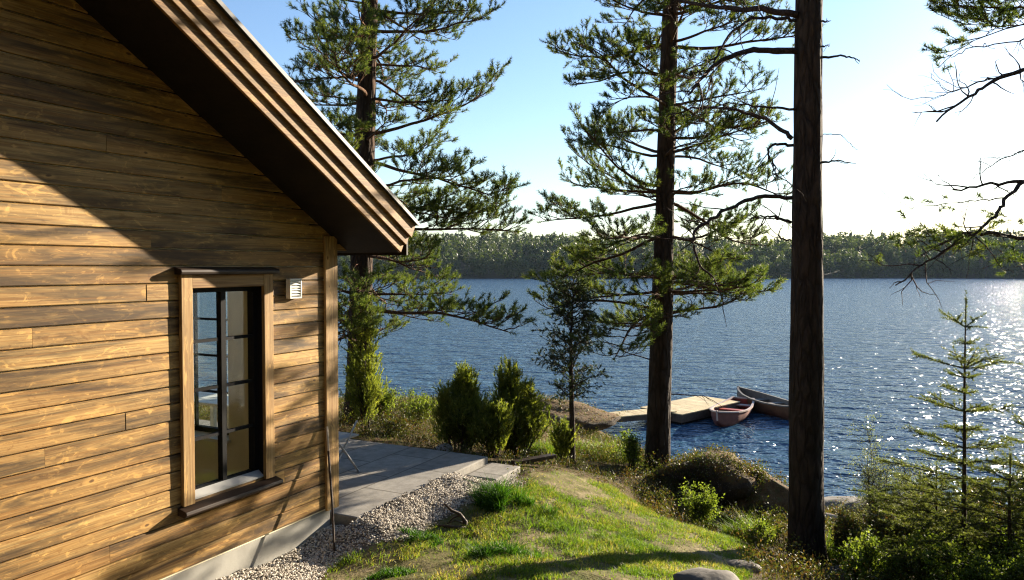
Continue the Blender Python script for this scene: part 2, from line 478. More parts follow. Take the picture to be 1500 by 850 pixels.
WP = [tuple(hw(*v)) for v in ((5.62, -0.30, 3.56), (5.75, -0.34, 3.58), (6.0, -0.32, 3.59), (6.2, -0.40, 3.585), (6.8, -0.40, 3.59), (7.4, -0.42, 3.59), (7.6, -0.85, 3.50), (8.3, -0.85, 3.46), (6.6, -0.9, 3.54), (5.5, -0.55, 3.52))] + [(-6, 2, 3.55), (-3, 5, 3.5), (-2.3, 6, 3.48), (-4, 12, 3.5), (-8, 12, 3.5), (-10, 5, 3.6), (0, 0, 4.3), (0, -5, 4.6),
      (5, 0, 3.8), (-3, 1, 3.8), (-2, 4, 3.6), (2.8, 16.4, 1.5), (4.2, 19, 0.1), (6, 16.5, 0.3), (5.6, 14.2, 1.1), (9, 14.5, 0.9), (9, 18, -0.4),
      (14, 14, 0.3), (14, 19, -1), (10, 8, 2.4), (14, 6, 2.4), (8, 2, 3.2), (-3, 20, 1.9), (-3, 24, 0.1), (0, 24, 0.4), (2.9, 27.5, 0.22),
      (2.2, 22, 1.1), (3.3, 28.6, -0.6), (0, 28.5, -1), (-8, 22, 1.5), (-8, 27, -0.5), (5, 26, -1), (4.4, 23, -0.5), (10, 30, -2.5), (0, 36, -2.5),
      (-15, 34, -2), (22, 24, -2.5), (24, 14, -1.5), (-30, 20, 1.5), (-30, 32, -1), (-30, 0, 4), (30, 0, 2.5), (0, -30, 6), (-30, -30, 6), (30, -30, 4.5),
      (30, 34, -3), (-15, 26, 0.2)]
CP = np.array([at(*p) for p in PX] + [np.array(p, float) for p in WP])


def _phi(r):
    return r ** 2 * np.log(r + 1e-9)


def _solve():
    n = len(CP)
    D = np.linalg.norm(CP[:, None, :2] - CP[None, :, :2], axis=2)
    A = np.zeros((n + 3, n + 3))
    A[:n, :n] = _phi(D) + np.eye(n) * 0.02
    A[:n, n] = 1
    A[:n, n + 1:] = CP[:, :2]
    A[n:, :n] = A[:n, n:].T
    return np.linalg.solve(A, np.concatenate([CP[:, 2], np.zeros(3)]))


_W = _solve()


def hgt(x, y, rough=True):
    x, y = np.atleast_1d(np.asarray(x, float)), np.atleast_1d(np.asarray(y, float))
    sh = x.shape
    x, y = x.ravel(), y.ravel()
    out = np.empty(len(x))
    for i in range(0, len(x), 20000):
        s = slice(i, i + 20000)
        r = np.sqrt((x[s, None] - CP[None, :, 0]) ** 2 + (y[s, None] - CP[None, :, 1]) ** 2)
        out[s] = _phi(r) @ _W[:-3] + _W[-3] + x[s] * _W[-2] + y[s] * _W[-1]
    far = np.clip((np.hypot(x, y - 8) - 28) / 25, 0, 1)
    out = out * (1 - far) + far * np.where(y > 25, -3.0, np.clip(out, -3, 6))
    if rough:
        lump = np.clip((y - 10) / 5, 0.15, 1)
        out = out + (fbm(x, y, 0.9, 4) - 0.5) * 0.35 * lump + (fbm(x, y, 5.0, 3, 9) - 0.5) * 0.05
    loc = np.stack([x - H0[0], y - H0[1]], -1)
    xl, yl = loc @ HD, -(loc @ HN)
    out = np.where((xl > 5.5) & (xl < 8.3) & (yl > -0.24), np.minimum(out, 3.5), out)
    out = np.where((xl > 7.5) & (xl < 8.42) & (yl > -0.76) & (yl < -0.2), np.minimum(out, 3.43), out)
    return out.reshape(sh)


def gz(x, y):
    return float(hgt(x, y)[0])


def gp(px, py, y0=3.0, y1=40.0):
    """where the sight line measured in the photograph meets the ground"""
    d = ray(px, py)
    Y = np.linspace(y0, y1, 900)
    P = np.array([0, 0, EYE])[None] + d[None] * (Y / d[1])[:, None]
    below = P[:, 2] < hgt(P[:, 0], P[:, 1])
    i = int(np.argmax(below)) if below.any() else len(Y) - 1
    return P[i].copy()


def inpoly(x, y, poly):
    x, y = np.asarray(x), np.asarray(y)
    c = np.zeros(x.shape, bool)
    n = len(poly)
    for i in range(n):
        (xa, ya), (xb, yb) = poly[i][:2], poly[(i + 1) % n][:2]
        cond = ((ya > y) != (yb > y)) & (x < (xb - xa) * (y - ya) / (yb - ya + 1e-12) + xa)
        c ^= cond
    return c


GRAVEL = [hw(0.5, 0.1), hw(5.6, 0.1), hw(5.66, -0.26), hw(7.5, -0.26), hw(7.5, -0.7), hw(8.25, -0.74)] + [gp(*p) for p in ((745, 716), (700, 733), (668, 752), (640, 768), (600, 788), (545, 806), (500, 824), (462, 845), (430, 858))] + [hw(2.4, -1.1), hw(0.5, -1.1)]
LAWN = [gp(*p) for p in ((768, 700), (815, 692), (880, 706), (925, 735), (985, 765), (1060, 785), (1100, 812), (1085, 850))] + [np.array([3.0, 4.2]), np.array([2.5, 0]), np.array([-2, 0]), hw(0.5, -1.0), hw(2.4, -1.1)] + [gp(*p) for p in ((430, 858), (462, 845), (500, 824), (545, 806), (600, 788), (640, 768), (668, 752), (700, 733), (745, 716))]


def axis_grid(a0, a1, f0, f1, step, coarse):
    l = [f0]
    s = step
    while l[-1] > a0:
        s = min(s * 1.25, coarse)
        l.append(l[-1] - s)
    r = [f1]
    s = step
    while r[-1] < a1:
        s = min(s * 1.25, coarse)
        r.append(r[-1] + s)
    return np.array(l[::-1][:-1] + list(np.arange(f0, f1, step)) + r)


def build_ground():
    xs, ys = axis_grid(-70, 70, -5, 10, 0.07, 4), axis_grid(-60, 60, 3.5, 19, 0.07, 4)
    X, Y = np.meshgrid(xs, ys)
    Z = hgt(X, Y)
    ny, nx = X.shape
    mb = MB()
    i, j = np.meshgrid(np.arange(ny - 1), np.arange(nx - 1), indexing='ij')
    a = i * nx + j
    mb.add(np.stack([X, Y, Z], -1), np.stack([a, a + 1, a + nx + 1, a + nx], -1).reshape(-1, 4))
    o = mb.build('ground', ground_mat(), smooth=True)
    tag(o, kind='structure')
    jx, jy = X + (fbm(X, Y, 3, 3, 2) - 0.5) * 0.5, Y + (fbm(X, Y, 3, 3, 6) - 0.5) * 0.5
    lawn = inpoly(jx, jy, LAWN).astype(float)
    near = (Y < 3.6) & (X > -3)
    lawn[near] = 1
    grav = inpoly(X + (jx - X) * 0.4, Y + (jy - Y) * 0.4, GRAVEL).astype(float)
    rock = np.clip((Y - 12.2) / 1.5, 0, 1) * np.clip((fbm(X, Y, 0.8, 4, 4) - 0.36) * 6, 0, 1)
    rock = np.maximum(rock, np.clip((0.5 - Z) / 0.3, 0, 1))
    c = np.stack([lawn, rock, grav, np.ones_like(lawn)], -1).reshape(-1, 4)
    ca = o.data.color_attributes.new('cover', 'FLOAT_COLOR', 'POINT')
    ca.data.foreach_set('color', c.astype(np.float32).ravel())
    return o


build_ground()

# lake
mb = MB()
mb.add([(-1000, -75, 0), (1000, -75, 0), (1000, 560, 0), (-1000, 560, 0)], [(0, 1, 2, 3)])
tag(mb.build('lake_water', MT['water']), kind='structure')


# ------------------------------------------------------------------ foliage tools
def unit(v):
    v = np.asarray(v, float)
    return v / (np.linalg.norm(v, axis=-1, keepdims=True) + 1e-9)


def needle_template(n, stem, length, width, spread, seed):
    """one shoot: n flat needles round a short stem along +Z"""
    r = np.random.default_rng(seed)
    zz = r.uniform(0, stem, n)
    th = r.uniform(0, 2 * PI, n)
    sp = np.tan(np.radians(r.uniform(spread[0], spread[1], n)))
    d = unit(np.stack([np.cos(th) * sp, np.sin(th) * sp, np.ones(n)], -1))
    side = unit(np.cross(d, r.normal(size=(n, 3))))
    L = length * r.uniform(0.75, 1.2, n)[:, None]
    p = np.stack([np.zeros(n), np.zeros(n), zz], -1)
    v = np.stack([p - side * width / 2, p + side * width / 2, p + d * L], 1)
    return v.reshape(-1, 3)


def leaf_template(n, spread, size, seed, flat=0.0):
    """a sprig of n four-cornered leaves"""
    r = np.random.default_rng(seed)
    p = r.normal(size=(n, 3)) * spread
    p[:, 2] = abs(p[:, 2])
    d = unit(r.normal(size=(n, 3)) + np.array([0, 0, 0.3]))
    s = unit(np.cross(d, r.normal(size=(n, 3)) * (1 - flat) + np.array([0, 0, 1]) * flat + 1e-3))
    L = size * r.uniform(0.6, 1.3, n)[:, None]
    v = np.stack([p, p + d * L * 0.5 + s * L * 0.28, p + d * L, p + d * L * 0.5 - s * L * 0.28], 1)
    return v.reshape(-1, 3)


PINE_T = [needle_template(40, 0.095, 0.058, 0.0072, (20, 70), s) for s in range(8)]
PINE_S = [needle_template(30, 0.085, 0.052, 0.0065, (20, 60), s + 50) for s in range(8)]
JUN_T = [needle_template(22, 0.12, 0.042, 0.0105, (12, 50), s + 20) for s in range(8)]
YOUNG_T = [needle_template(16, 0.06, 0.040, 0.012, (15, 60), s + 70) for s in range(8)]
SPR_T = [needle_template(34, 0.10, 0.022, 0.006, (35, 75), s + 40) for s in range(8)]
LEAF_T = [leaf_template(8, 0.03, 0.034, s) for s in range(8)]
SMALL_LEAF_T = [leaf_template(9, 0.03, 0.017, s + 10) for s in range(8)]


def scatter(mb, T, P, D, S, k=3, mi=0):
    """copies of a template list at points P, +Z turned to D, scaled by S, merged into one mesh"""
    P = np.asarray(P, float)
    if len(P) == 0:
        return
    D = unit(D)
    n = len(P)
    S = np.broadcast_to(np.asarray(S, float), (n,))
    r = unit(np.cross(D, rng.normal(size=(n, 3))))
    q = np.cross(D, r)
    B = np.stack([r, q, D], 1)                     # rows are the axes
    which = rng.integers(0, len(T), n)
    for t in range(len(T)):
        w = which == t
        if not w.any():
            continue
        tv = T[t]
        v = np.einsum('vk,nkj->nvj', tv, B[w]) * S[w][:, None, None] + P[w][:, None, :]
        m = w.sum() * len(tv)
        mb.add(v.reshape(-1, 3), np.arange(m).reshape(-1, k), mi)


def grow(p, d, L, n, wig, lift=0.0, rs=None):
    """a crooked polyline of n segments"""
    rs = rs or rng
    pts = [np.array(p, float)]
    d = unit(d)
    for i in range(n):
        d = unit(d + rs.normal(size=3) * wig + np.array([0, 0, lift]))
        pts.append(pts[-1] + d * L / n)
    return np.array(pts)


def along(P, f):
    x = f * (len(P) - 1)
    i = min(int(x), len(P) - 2)
    t = x - i
    return P[i] * (1 - t) + P[i + 1] * t, unit(P[i + 1] - P[i])


class Foliage:
    def __init__(self):
        self.P, self.D = [], []

    def put(self, p, d):
        self.P.append(p)
        self.D.append(d)


def pad_branch(wood, fol, P, r0, dens=1.0, bare=0.3, sub=0.5, flat=0.35, tuft_step=0.06):
    """a pine limb along P with side branches in a flattish pad, twigs and shoots"""
    L = np.linalg.norm(np.diff(P, axis=0), axis=1).sum()
    n = len(P)
    wood.tube(P, np.linspace(r0, r0 * 0.25, n), 6, cap=False)
    ns = max(3, int(L * 7.0 * dens))
    side = 1
    for k in range(ns):
        f = bare + (1 - bare) * (k + rng.uniform(0, 0.8)) / ns
        if f > 0.97:
            f = 0.97
        p, d = along(P, f)
        side = -side
        h = unit(np.cross(d, [0, 0, 1])) * side
        sd = unit(d * rng.uniform(0.5, 1.0) + h * rng.uniform(0.6, 1.1) + np.array([0, 0, rng.uniform(-0.10, 0.42)]))
        sl = (sub * L * (1 - 0.75 * f) + 0.14) * rng.uniform(0.6, 1.15)
        S = grow(p, sd, sl, 5, 0.14, 0.045)
        wood.tube(S, np.linspace(r0 * 0.30, 0.004, 6), 4, cap=False)
        nt_ = max(2, int(sl * 14 * dens))
        for j in range(nt_):
            ff = 0.2 + 0.8 * (j + rng.uniform(0, 0.9)) / nt_
            q, e = along(S, min(ff, 0.99))
            hh = unit(np.cross(e, [0, 0, 1])) * (1 if j % 2 else -1)
            td = unit(e * rng.uniform(0.5, 1) + hh * rng.uniform(0.3, 1.0) + np.array([0, 0, rng.uniform(-0.05, 0.55)]))
            tl = rng.uniform(0.10, 0.26) * (1.15 - 0.4 * ff)
            T = grow(q, td, tl, 2, 0.15, 0.06)
            wood.tube(T, [0.005, 0.004, 0.003], 3, cap=False)
            m = max(1, int(tl / tuft_step))
            for s in range(m):
                tp, te = along(T, min(0.99, 0.35 + 0.65 * (s + 1) / m))
                fol.put(tp, unit(te + np.array([0, 0, 0.35]) + rng.normal(size=3) * 0.25))
        fol.put(S[-1], unit(S[-1] - S[-2] + np.array([0, 0, 0.2])))
    fol.put(P[-1], unit(P[-1] - P[-2]))


def trunk_mesh(P, R, flare=0.5, k=22):
    """tapered bole with a root flare and uneven girth"""
    mb = MB()
    P, R = np.asarray(P, float), np.asarray(R, float)
    n = len(P)
    th = np.linspace(0, 2 * PI, k, endpoint=False)
    ph = rng.uniform(0, 6.28, 4)
    V = []
    for i in range(n):
        hh = P[i, 2] - P[0, 2]
        fl = flare * math.exp(-max(0, hh) / 0.28)
        rr = R[i] * (1 + fl * (0.6 + 0.55 * np.cos(3 * th + ph[0]) * 0.6 + 0.3 * np.cos(5 * th + ph[1])) + 0.035 * np.cos(4 * th + ph[2] + hh * 1.3) + 0.02 * rng.normal(size=k))
        V.append(np.stack([P[i, 0] + rr * np.cos(th), P[i, 1] + rr * np.sin(th), np.full(k, P[i, 2])], -1))
    i, j = np.meshgrid(np.arange(n - 1), np.arange(k), indexing='ij')
    a, b = i * k + j, i * k + (j + 1) % k
    mb.add(np.concatenate(V), np.stack([a, b, b + k, a + k], -1).reshape(-1, 4))
    mb.F.append((np.array([list(range(k))]) + mb.n - k, 0))
    return mb


def bole(base, top, r0, r1, n=40, bend=0.06):
    t = np.linspace(0, 1, n) ** 1.5
    P = base[None] * (1 - t)[:, None] + top[None] * t[:, None]
    P[:, 0] += bend * np.sin(t * 5.0 + base[0]) * t
    P[:, 1] += bend * np.cos(t * 4.0 + base[1]) * t
    return P, r0 + (r1 - r0) * t


# ------------------------------------------------------------------ the cabin
def build_cabin():
    root = empty('cabin', (H0[0], H0[1], 0), HROT, 'brown timber cabin with one tall window in its gable wall', 'cabin')
    X0, X1, ZB = -0.45, 5.66, 3.70             # wall ends, bottom of the cladding
    SL = math.tan(math.radians(30))
    XA = (X0 + X1) / 2                         # ridge
    XL = 5.90                                  # lower edge of the rake
    soff = lambda x: 6.143 + SL * (XL - max(x, 2 * XA - x))
    wx0, wx1, wz0, wz1 = 4.00, 4.735, 4.23, 5.845     # clear window opening

    # horizontal boards, one island each, cut round the window opening
    mb = MB()

    def board(x0, x1, z0, z1, t):
        if x1 - x0 < 0.01 or z1 - z0 < 0.01:
            return
        e = 0.004
        pr = [(0.0, z0 + 0.002), (-t + 0.004, z0 + 0.002), (-t, z0 + 0.006), (-t + 0.001, z1 - 0.011), (-t + 0.006, z1 - 0.006), (0.0, z1 - 0.006)]
        mb.prism(pr, 0, x0 + e * 0.3, x1 - e * 0.3)

    z, k, PITCHB = ZB, 0, 0.1285
    while z < 8.6:
        z1 = z + PITCHB
        zm = z
        lim = (zm - 6.143) / SL
        half = XL - XA - lim if zm > 6.143 else 9
        xa, xb = max(X0, XA - half), min(X1 - 0.02, XA + half)
        if xb - xa > 0.1:
            cuts = [xa]
            x = xa + rng.uniform(0.5, 4.6)
            while x < xb - 0.5:
                cuts.append(x)
                x += rng.uniform(3.0, 5.0)
            cuts.append(xb)
            for a, b in zip(cuts[:-1], cuts[1:]):
                t = 0.022 + rng.uniform(-0.002, 0.002)
                if b <= wx0 - 0.02 or a >= wx1 + 0.02 or z1 <= wz0 or z >= wz1:
                    board(a, b, z, z1, t)
                else:
                    board(a, min(b, wx0 - 0.02), z, z1, t)
                    board(max(a, wx1 + 0.02), b, z, z1, t)
                    if z < wz0 - 0.01:
                        board(max(a, wx0 - 0.02), min(b, wx1 + 0.02), z, wz0 - 0.01, t)
                    if z1 > wz1 + 0.01:
                        board(max(a, wx0 - 0.02), min(b, wx1 + 0.02), wz1 + 0.01, z1, t)
        z = z1
        k += 1
    mb.build('gable_wall', MT['cladding'], root)

    # wall core behind the boards (with the opening) and the other walls
    core = MB()
    ya, yb = 0.002, 0.16
    zt = lambda x: soff(x) - 0.06
    def slab_x(x0, x1, z0=None, z1=None):
        core.prism([(x0, z0 if z0 is not None else ZB - 0.02), (x1, z0 if z0 is not None else ZB - 0.02), (x1, z1 if z1 is not None else zt(x1)), (x0, z1 if z1 is not None else zt(x0))], 1, ya, yb)
    slab_x(X0, XA); slab_x(XA, wx0 - 0.02); slab_x(wx1 + 0.02, X1 - 0.01)
    slab_x(wx0 - 0.02, wx1 + 0.02, None, wz0 - 0.012)
    core.prism([(wx0 - 0.02, wz1 + 0.012), (wx1 + 0.02, wz1 + 0.012), (wx1 + 0.02, zt(wx1 + 0.02)), (wx0 - 0.02, zt(wx0 - 0.02))], 1, ya, yb)
    core.build('gable_lining', MT['interior'], root)
    # lakeside wall with two windows, the unseen second one widened to light the room
    lw = MB()
    li, lo = 5.42, X1 - 0.012
    wins = [(1.13, 2.15, 4.27, 5.92), (2.5, 6.6, 3.78, 5.95)]
    yc = 0.162
    for (a, b, c, d) in wins:
        lw.box(li, lo, yc, a, ZB - 0.02, 6.25)
        lw.box(li, lo, a, b, ZB - 0.02, c)
        lw.box(li, lo, a, b, d, 6.25)
        yc = b
    lw.box(li, lo, yc, 8.2, ZB - 0.02, 6.25)
    lw.build('side_wall', [MT['interior']], root)
    cl = MB()
    zz = ZB
    while zz < 6.35:
        yc = 0.0
        for (a, b, c, d) in wins + [(8.2, 8.2, 0, 0)]:
            cl.box(lo + 0.003, lo + 0.022, yc + 0.002, a - 0.002, zz + 0.003, zz + PITCHB - 0.004)
            if b > a and (zz + PITCHB <= c or zz >= d):
                cl.box(lo + 0.003, lo + 0.022, a + 0.002, b - 0.002, zz + 0.003, zz + PITCHB - 0.004)
            yc = b
        zz += PITCHB
    cl.build('side_cladding', MT['cladding'], root)
    for (a, b, c, d) in wins:
        f = MB()
        x0, x1 = lo - 0.09, lo - 0.03
        f.box(x0, x1, a, a + 0.05, c, d); f.box(x0, x1, b - 0.05, b, c, d)
        f.box(x0, x1, a + 0.05, b - 0.05, c, c + 0.05); f.box(x0, x1, a + 0.05, b - 0.05, d - 0.05, d)
        q = a + 0.235
        while q < b - 0.15:
            f.box(x0 + 0.012, x1 - 0.012, q - 0.011, q + 0.011, c + 0.05, d - 0.05)
            q += 0.42
        for zq in (4.70, 5.08, 5.46):
            f.box(x0 + 0.014, x1 - 0.014, a + 0.05, b - 0.05, zq - 0.011, zq + 0.011)
        w = f.build('window', MT['black'], root)
        p = MB(); p.box(lo - 0.062, lo - 0.056, a + 0.045, b - 0.045, c + 0.045, d - 0.045)
        p.build('pane', MT['glass'], w)
        s = MB(); s.box(li - 0.06, li - 0.002, a - 0.03, b + 0.03, c - 0.03, c)
        s.build('sill', MT['white'], w)
    ow = MB()
    ow.box(X0, X0 + 0.2, 0.165, 8.0, ZB - 0.02, 6.25)
    ow.build('side_wall', MT['interior'], root)
    rw = MB()
    rw.prism([(X0, ZB - 0.02), (X1 - 0.012, ZB - 0.02), (X1 - 0.012, zt(X1)), (XA, zt(XA)), (X0, zt(X0))], 1, 8.21, 8.4)
    rw.build('rear_wall', MT['interior'], root)
    fl = MB(); fl.box(X0 + 0.2, li, 0.165, 8.2, 3.60, 3.74)
    fl.build('floor', MT['int_floor'], root)
    ce = MB(); ce.box(X0 + 0.2, li, 0.165, 8.2, 6.26, 6.30)
    ce.build('ceiling', MT['interior'], root)
    fd = MB(); fd.box(X0 + 0.02, X1 - 0.03, 0.012, 8.3, 2.9, ZB - 0.022)
    bevel(fd.build('foundation', MT['concrete'], root), 0.01)

    # corner boards
    cb = MB(); cb.box(5.515, 5.685, -0.052, -0.024, ZB - 0.015, soff(5.6) - 0.02)
    bevel(cb.build('corner_board', MT['trim_z'], root), 0.003)
    cb = MB(); cb.box(5.674, 5.700, -0.022, 0.13, ZB - 0.015, soff(5.7) - 0.02)
    bevel(cb.build('corner_board', MT['trim_z'], root), 0.003)
    eb = MB(); eb.box(5.703, 5.88, -0.02, 0.02, 6.165, 6.225)
    bevel(eb.build('eave_board', MT['trim_x'], root), 0.003)

    # window
    f = MB()
    y0, y1, fw = 0.03, 0.10, 0.042
    f.box(wx0 - 0.015, wx0 + fw, y0, y1, wz0 - 0.008, wz1 + 0.008); f.box(wx1 - fw, wx1 + 0.015, y0, y1, wz0 - 0.008, wz1 + 0.008)
    f.box(wx0 + fw, wx1 - fw, y0, y1, wz0 - 0.008, wz0 + fw); f.box(wx0 + fw, wx1 - fw, y0, y1, wz1 - fw, wz1 + 0.008)
    f.box(wx0 - 0.018, wx0 - 0.001, -0.02, y0 - 0.001, wz0, wz1); f.box(wx1 + 0.001, wx1 + 0.018, -0.02, y0 - 0.001, wz0, wz1)
    f.box(wx0 + 0.001, wx1 - 0.001, -0.02, y0 - 0.001, wz1 - 0.001, wz1 + 0.011)
    w = f.build('window', MT['black'], root)
    xm = (wx0 + wx1) / 2
    m = MB()
    m.box(xm - 0.022, xm + 0.022, y0 - 0.004, y1 - 0.02, wz0 + fw, wz1 - fw)
    gh = (wz1 - wz0 - 2 * fw) / 4
    for i in (1, 2, 3):
        zz = wz0 + fw + gh * i
        for a, b in ((wx0 + fw, xm - 0.022), (xm + 0.022, wx1 - fw)):
            m.box(a, b, y0 + 0.008, y1 - 0.026, zz - 0.012, zz + 0.012)
    m.build('mullion', MT['black'], w)
    p = MB()
    p.box(wx0 + fw - 0.005, wx1 - fw + 0.005, 0.064, 0.070, wz0 + fw - 0.005, wz1 - fw + 0.005)
    p.build('pane', MT['glass'], w)
    c = MB()
    cy0, cy1 = -0.058, -0.0245
    c.box(wx0 - 0.10, wx0 + 0.002, cy0, cy1, 4.19, 5.945)
    c.box(wx1 - 0.002, wx1 + 0.10, cy0, cy1, 4.19, 5.945)
    bevel(c.build('casing', MT['trim_z'], w), 0.003)
    c = MB(); c.box(wx0 + 0.004, wx1 - 0.004, cy0 + 0.003, cy1, wz1 - 0.003, 5.943)
    bevel(c.build('casing', MT['trim_x'], w), 0.003)
    c = MB()
    c.prism([(-0.024, 5.947), (-0.098, 5.947), (-0.105, 5.968), (-0.098, 5.985), (-0.024, 6.005)], 0, wx0 - 0.135, wx1 + 0.135)
    bevel(c.build('drip_cap', MT['dark_trim'], w), 0.004)
    c = MB()
    c.prism([(-0.024, 4.128), (-0.105, 4.120), (-0.125, 4.140), (-0.120, 4.165), (-0.024, 4.188)], 0, wx0 - 0.135, wx1 + 0.135)
    bevel(c.build('sill', MT['dark_trim'], w), 0.004)
    c = MB()
    c.prism([(0.026, wz0 + 0.036), (-0.030, wz0 - 0.006), (-0.030, wz0 - 0.020), (0.026, wz0 - 0.020)], 0, wx0 + 0.004, wx1 - 0.004)
    c.build('sill_flashing', MT['sill_grey'], w)

    # louvred wall vent
    v = MB()
    vx0, vx1, vz0, vz1 = 5.02, 5.165, 5.725, 5.90
    vy = -0.0265
    v.box(vx0, vx1, vy - 0.03, vy, vz0, vz1)
    v.box(vx0, vx0 + 0.012, vy - 0.052, vy - 0.03, vz0, vz1); v.box(vx1 - 0.012, vx1, vy - 0.052, vy - 0.03, vz0, vz1)
    v.box(vx0 + 0.012, vx1 - 0.012, vy - 0.052, vy - 0.03, vz1 - 0.016, vz1); v.box(vx0 + 0.012, vx1 - 0.012, vy - 0.052, vy - 0.03, vz0, vz0 + 0.014)
    vo = v.build('wall_vent', MT['white'], root)
    s = MB()
    for i in range(6):
        zz = vz0 + 0.026 + i * 0.0235
        s.prism([(vy - 0.0302, zz + 0.016), (vy - 0.050, zz), (vy - 0.050, zz + 0.004), (vy - 0.0302, zz + 0.020)], 0, vx0 + 0.0125, vx1 - 0.0125)
    s.build('louvre', MT['white'], vo)

    # roof: two slopes with soffit, stepped barge boards and covering
    ca, sa = math.cos(math.radians(30)), math.sin(math.radians(30))
    Y0, Y1 = -0.615, 8.9
    r = MB()
    for sg in (1, -1):
        mx = lambda x: XA + sg * (x - XA)
        xr = XA
        zr = 6.143 + SL * (XL - xr)
        # body: lower face is the soffit line, upper face is 0.36 above it square to the slope
        dx, dz = 0.27 * sa, 0.27 * ca
        poly = [(mx(XL), 6.143), (mx(XL + dx), 6.143 + dz), (mx(xr), zr + 0.27 / ca), (mx(xr), zr)]
        r.prism(poly if sg > 0 else poly[::-1], 1, Y0, Y1)
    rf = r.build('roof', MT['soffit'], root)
    cov = MB()
    for sg in (1, -1):
        mx = lambda x: XA + sg * (x - XA)
        h0, h1 = 0.315, 0.336
        e = 0.02
        zr = 6.143 + SL * (XL - XA)
        poly = [(mx(XL + h0 * sa + e), 6.143 + h0 * ca - e * SL), (mx(XL + h1 * sa + e), 6.143 + h1 * ca - e * SL), (mx(XA), zr + h1 / ca), (mx(XA), zr + h0 / ca)]
        cov.prism(poly if sg > 0 else poly[::-1], 1, -0.72, Y1 + 0.1)
    cov.build('roof_covering', MT['roofing'], rf)
    fl_ = MB()
    for sg in (1, -1):
        mx = lambda x: XA + sg * (x - XA)
        h0, h1, e = 0.309, 0.341, 0.023
        zr = 6.143 + SL * (XL - XA)
        poly = [(mx(XL + h0 * sa + e), 6.143 + h0 * ca - e * SL), (mx(XL + h1 * sa + e), 6.143 + h1 * ca - e * SL), (mx(XA), zr + h1 / ca), (mx(XA), zr + h0 / ca)]
        fl_.prism(poly if sg > 0 else poly[::-1], 1, -0.728, -0.722)
    fl_.build('edge_flashing', MT['flashing'], rf)
    for sg in (1, -1):
        for (h0, h1, ya_, yb_, ex) in ((0.0, 0.130, -0.640, -0.617, 0.0), (0.088, 0.215, -0.666, -0.642, 0.006), (0.176, 0.312, -0.694, -0.668, 0.012)):
            mx = lambda x: XA + sg * (x - XA)
            zr = 6.143 + SL * (XL - XA)
            poly = [(mx(XL + h0 * sa + ex), 6.143 + h0 * ca - ex * SL), (mx(XL + h1 * sa + ex), 6.143 + h1 * ca - ex * SL), (mx(XA), zr + h1 / ca), (mx(XA), zr + h0 / ca)]
            bb = MB()
            # split along the length into planks so that grain and tone change
            bb.prism(poly if sg > 0 else poly[::-1], 1, ya_, yb_)
            bevel(bb.build('barge_board', MT['barge'], rf), 0.003)
    fa = MB()
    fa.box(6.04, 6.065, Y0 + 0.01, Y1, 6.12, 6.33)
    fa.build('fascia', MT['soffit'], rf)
    return root


build_cabin()


# a rod leaning against the corner board
def build_rod():
    b = gp(490, 809)
    t = at(478, 625, 7.05)
    # top rests on the corner board's face
    loc = (t - np.array([H0[0], H0[1], 0]))
    yl = -(loc[0] * HN[0] + loc[1] * HN[1])
    t[:2] += HN * (yl + 0.0635)
    P = np.array([b - (t - b) * 0.02, b + (t - b) * 0.35, b + (t - b) * 0.7, t])
    mid = b + (t - b) * 0.80
    mb = MB(); mb.tube(np.array([P[0], b + (t - b) * 0.4 + [0.006, 0, 0], mid]), [0.010, 0.011, 0.011], 8)
    o = mb.build('leaning_rod', MT['rust'], None, tuple(b))
    tag(o, 'thin dark rod with pale tip leaning on the cabin corner', 'rod')
    m2 = MB(); m2.tube(np.array([mid + (t - b) * 0.0005, t]), [0.0112, 0.011], 8)
    m2.build('rod_tip', MT['pale_wood'], o, tuple(b))


build_rod()


# ------------------------------------------------------------------ terrace, step, chair
def slab_mat():
    m, nt, b = new_mat('terrace_concrete')
    v = coords(nt, 'Object')
    n1, n2, n3 = noise(nt, v, 1.1, 4, 0.6), noise(nt, v, 9, 5, 0.65), noise(nt, v, 60, 3, 0.6)
    br = node(nt, 'ShaderNodeTexBrick', {'offset': 0.5}, Vector=coords(nt, 'Object', (1, 1, 1), (0.07, -0.3, 0)), Scale=1.0, Mortar_Size=0.012, Brick_Width=0.9, Row_Height=0.6, Color1=(1, 1, 1, 1), Color2=(0.86, 0.86, 0.86, 1), Mortar=(0.45, 0.43, 0.40, 1))
    c = ramp(nt, math_(nt, 'ADD', math_(nt, 'MULTIPLY', n1, 0.5), math_(nt, 'MULTIPLY', n2, 0.5)), [(0.33, (0.15, 0.138, 0.122)), (0.5, (0.26, 0.242, 0.215)), (0.68, (0.37, 0.345, 0.305))])
    c = mix(nt, 1.0, c, br.outputs['Color'], 'MULTIPLY')
    c = mix(nt, 0.3, c, ramp(nt, n3, [(0.3, g(0.3)), (0.7, g(0.7))]), 'OVERLAY')
    nt.links.new(c, b.inputs['Base Color'])
    b.inputs['Roughness'].default_value = 0.85
    bump(nt, b, math_(nt, 'ADD', math_(nt, 'MULTIPLY', n2, 0.7), br.outputs['Fac']), 0.25, 0.006)
    return m


SLAB = slab_mat()
ter = empty('terrace', (*hw(5.7, 0)[:2], 0), HROT)
tag(ter, kind='structure')
mb = MB(); mb.box(0.005, 2.62, -0.26, 8.0, 3.2, 3.6)
bevel(mb.build('terrace_slab', SLAB, ter), 0.015)
mb = MB(); mb.box(2.0, 2.66, -0.70, -0.265, 3.1, 3.52)
bevel(mb.build('terrace_step', SLAB, ter), 0.015)

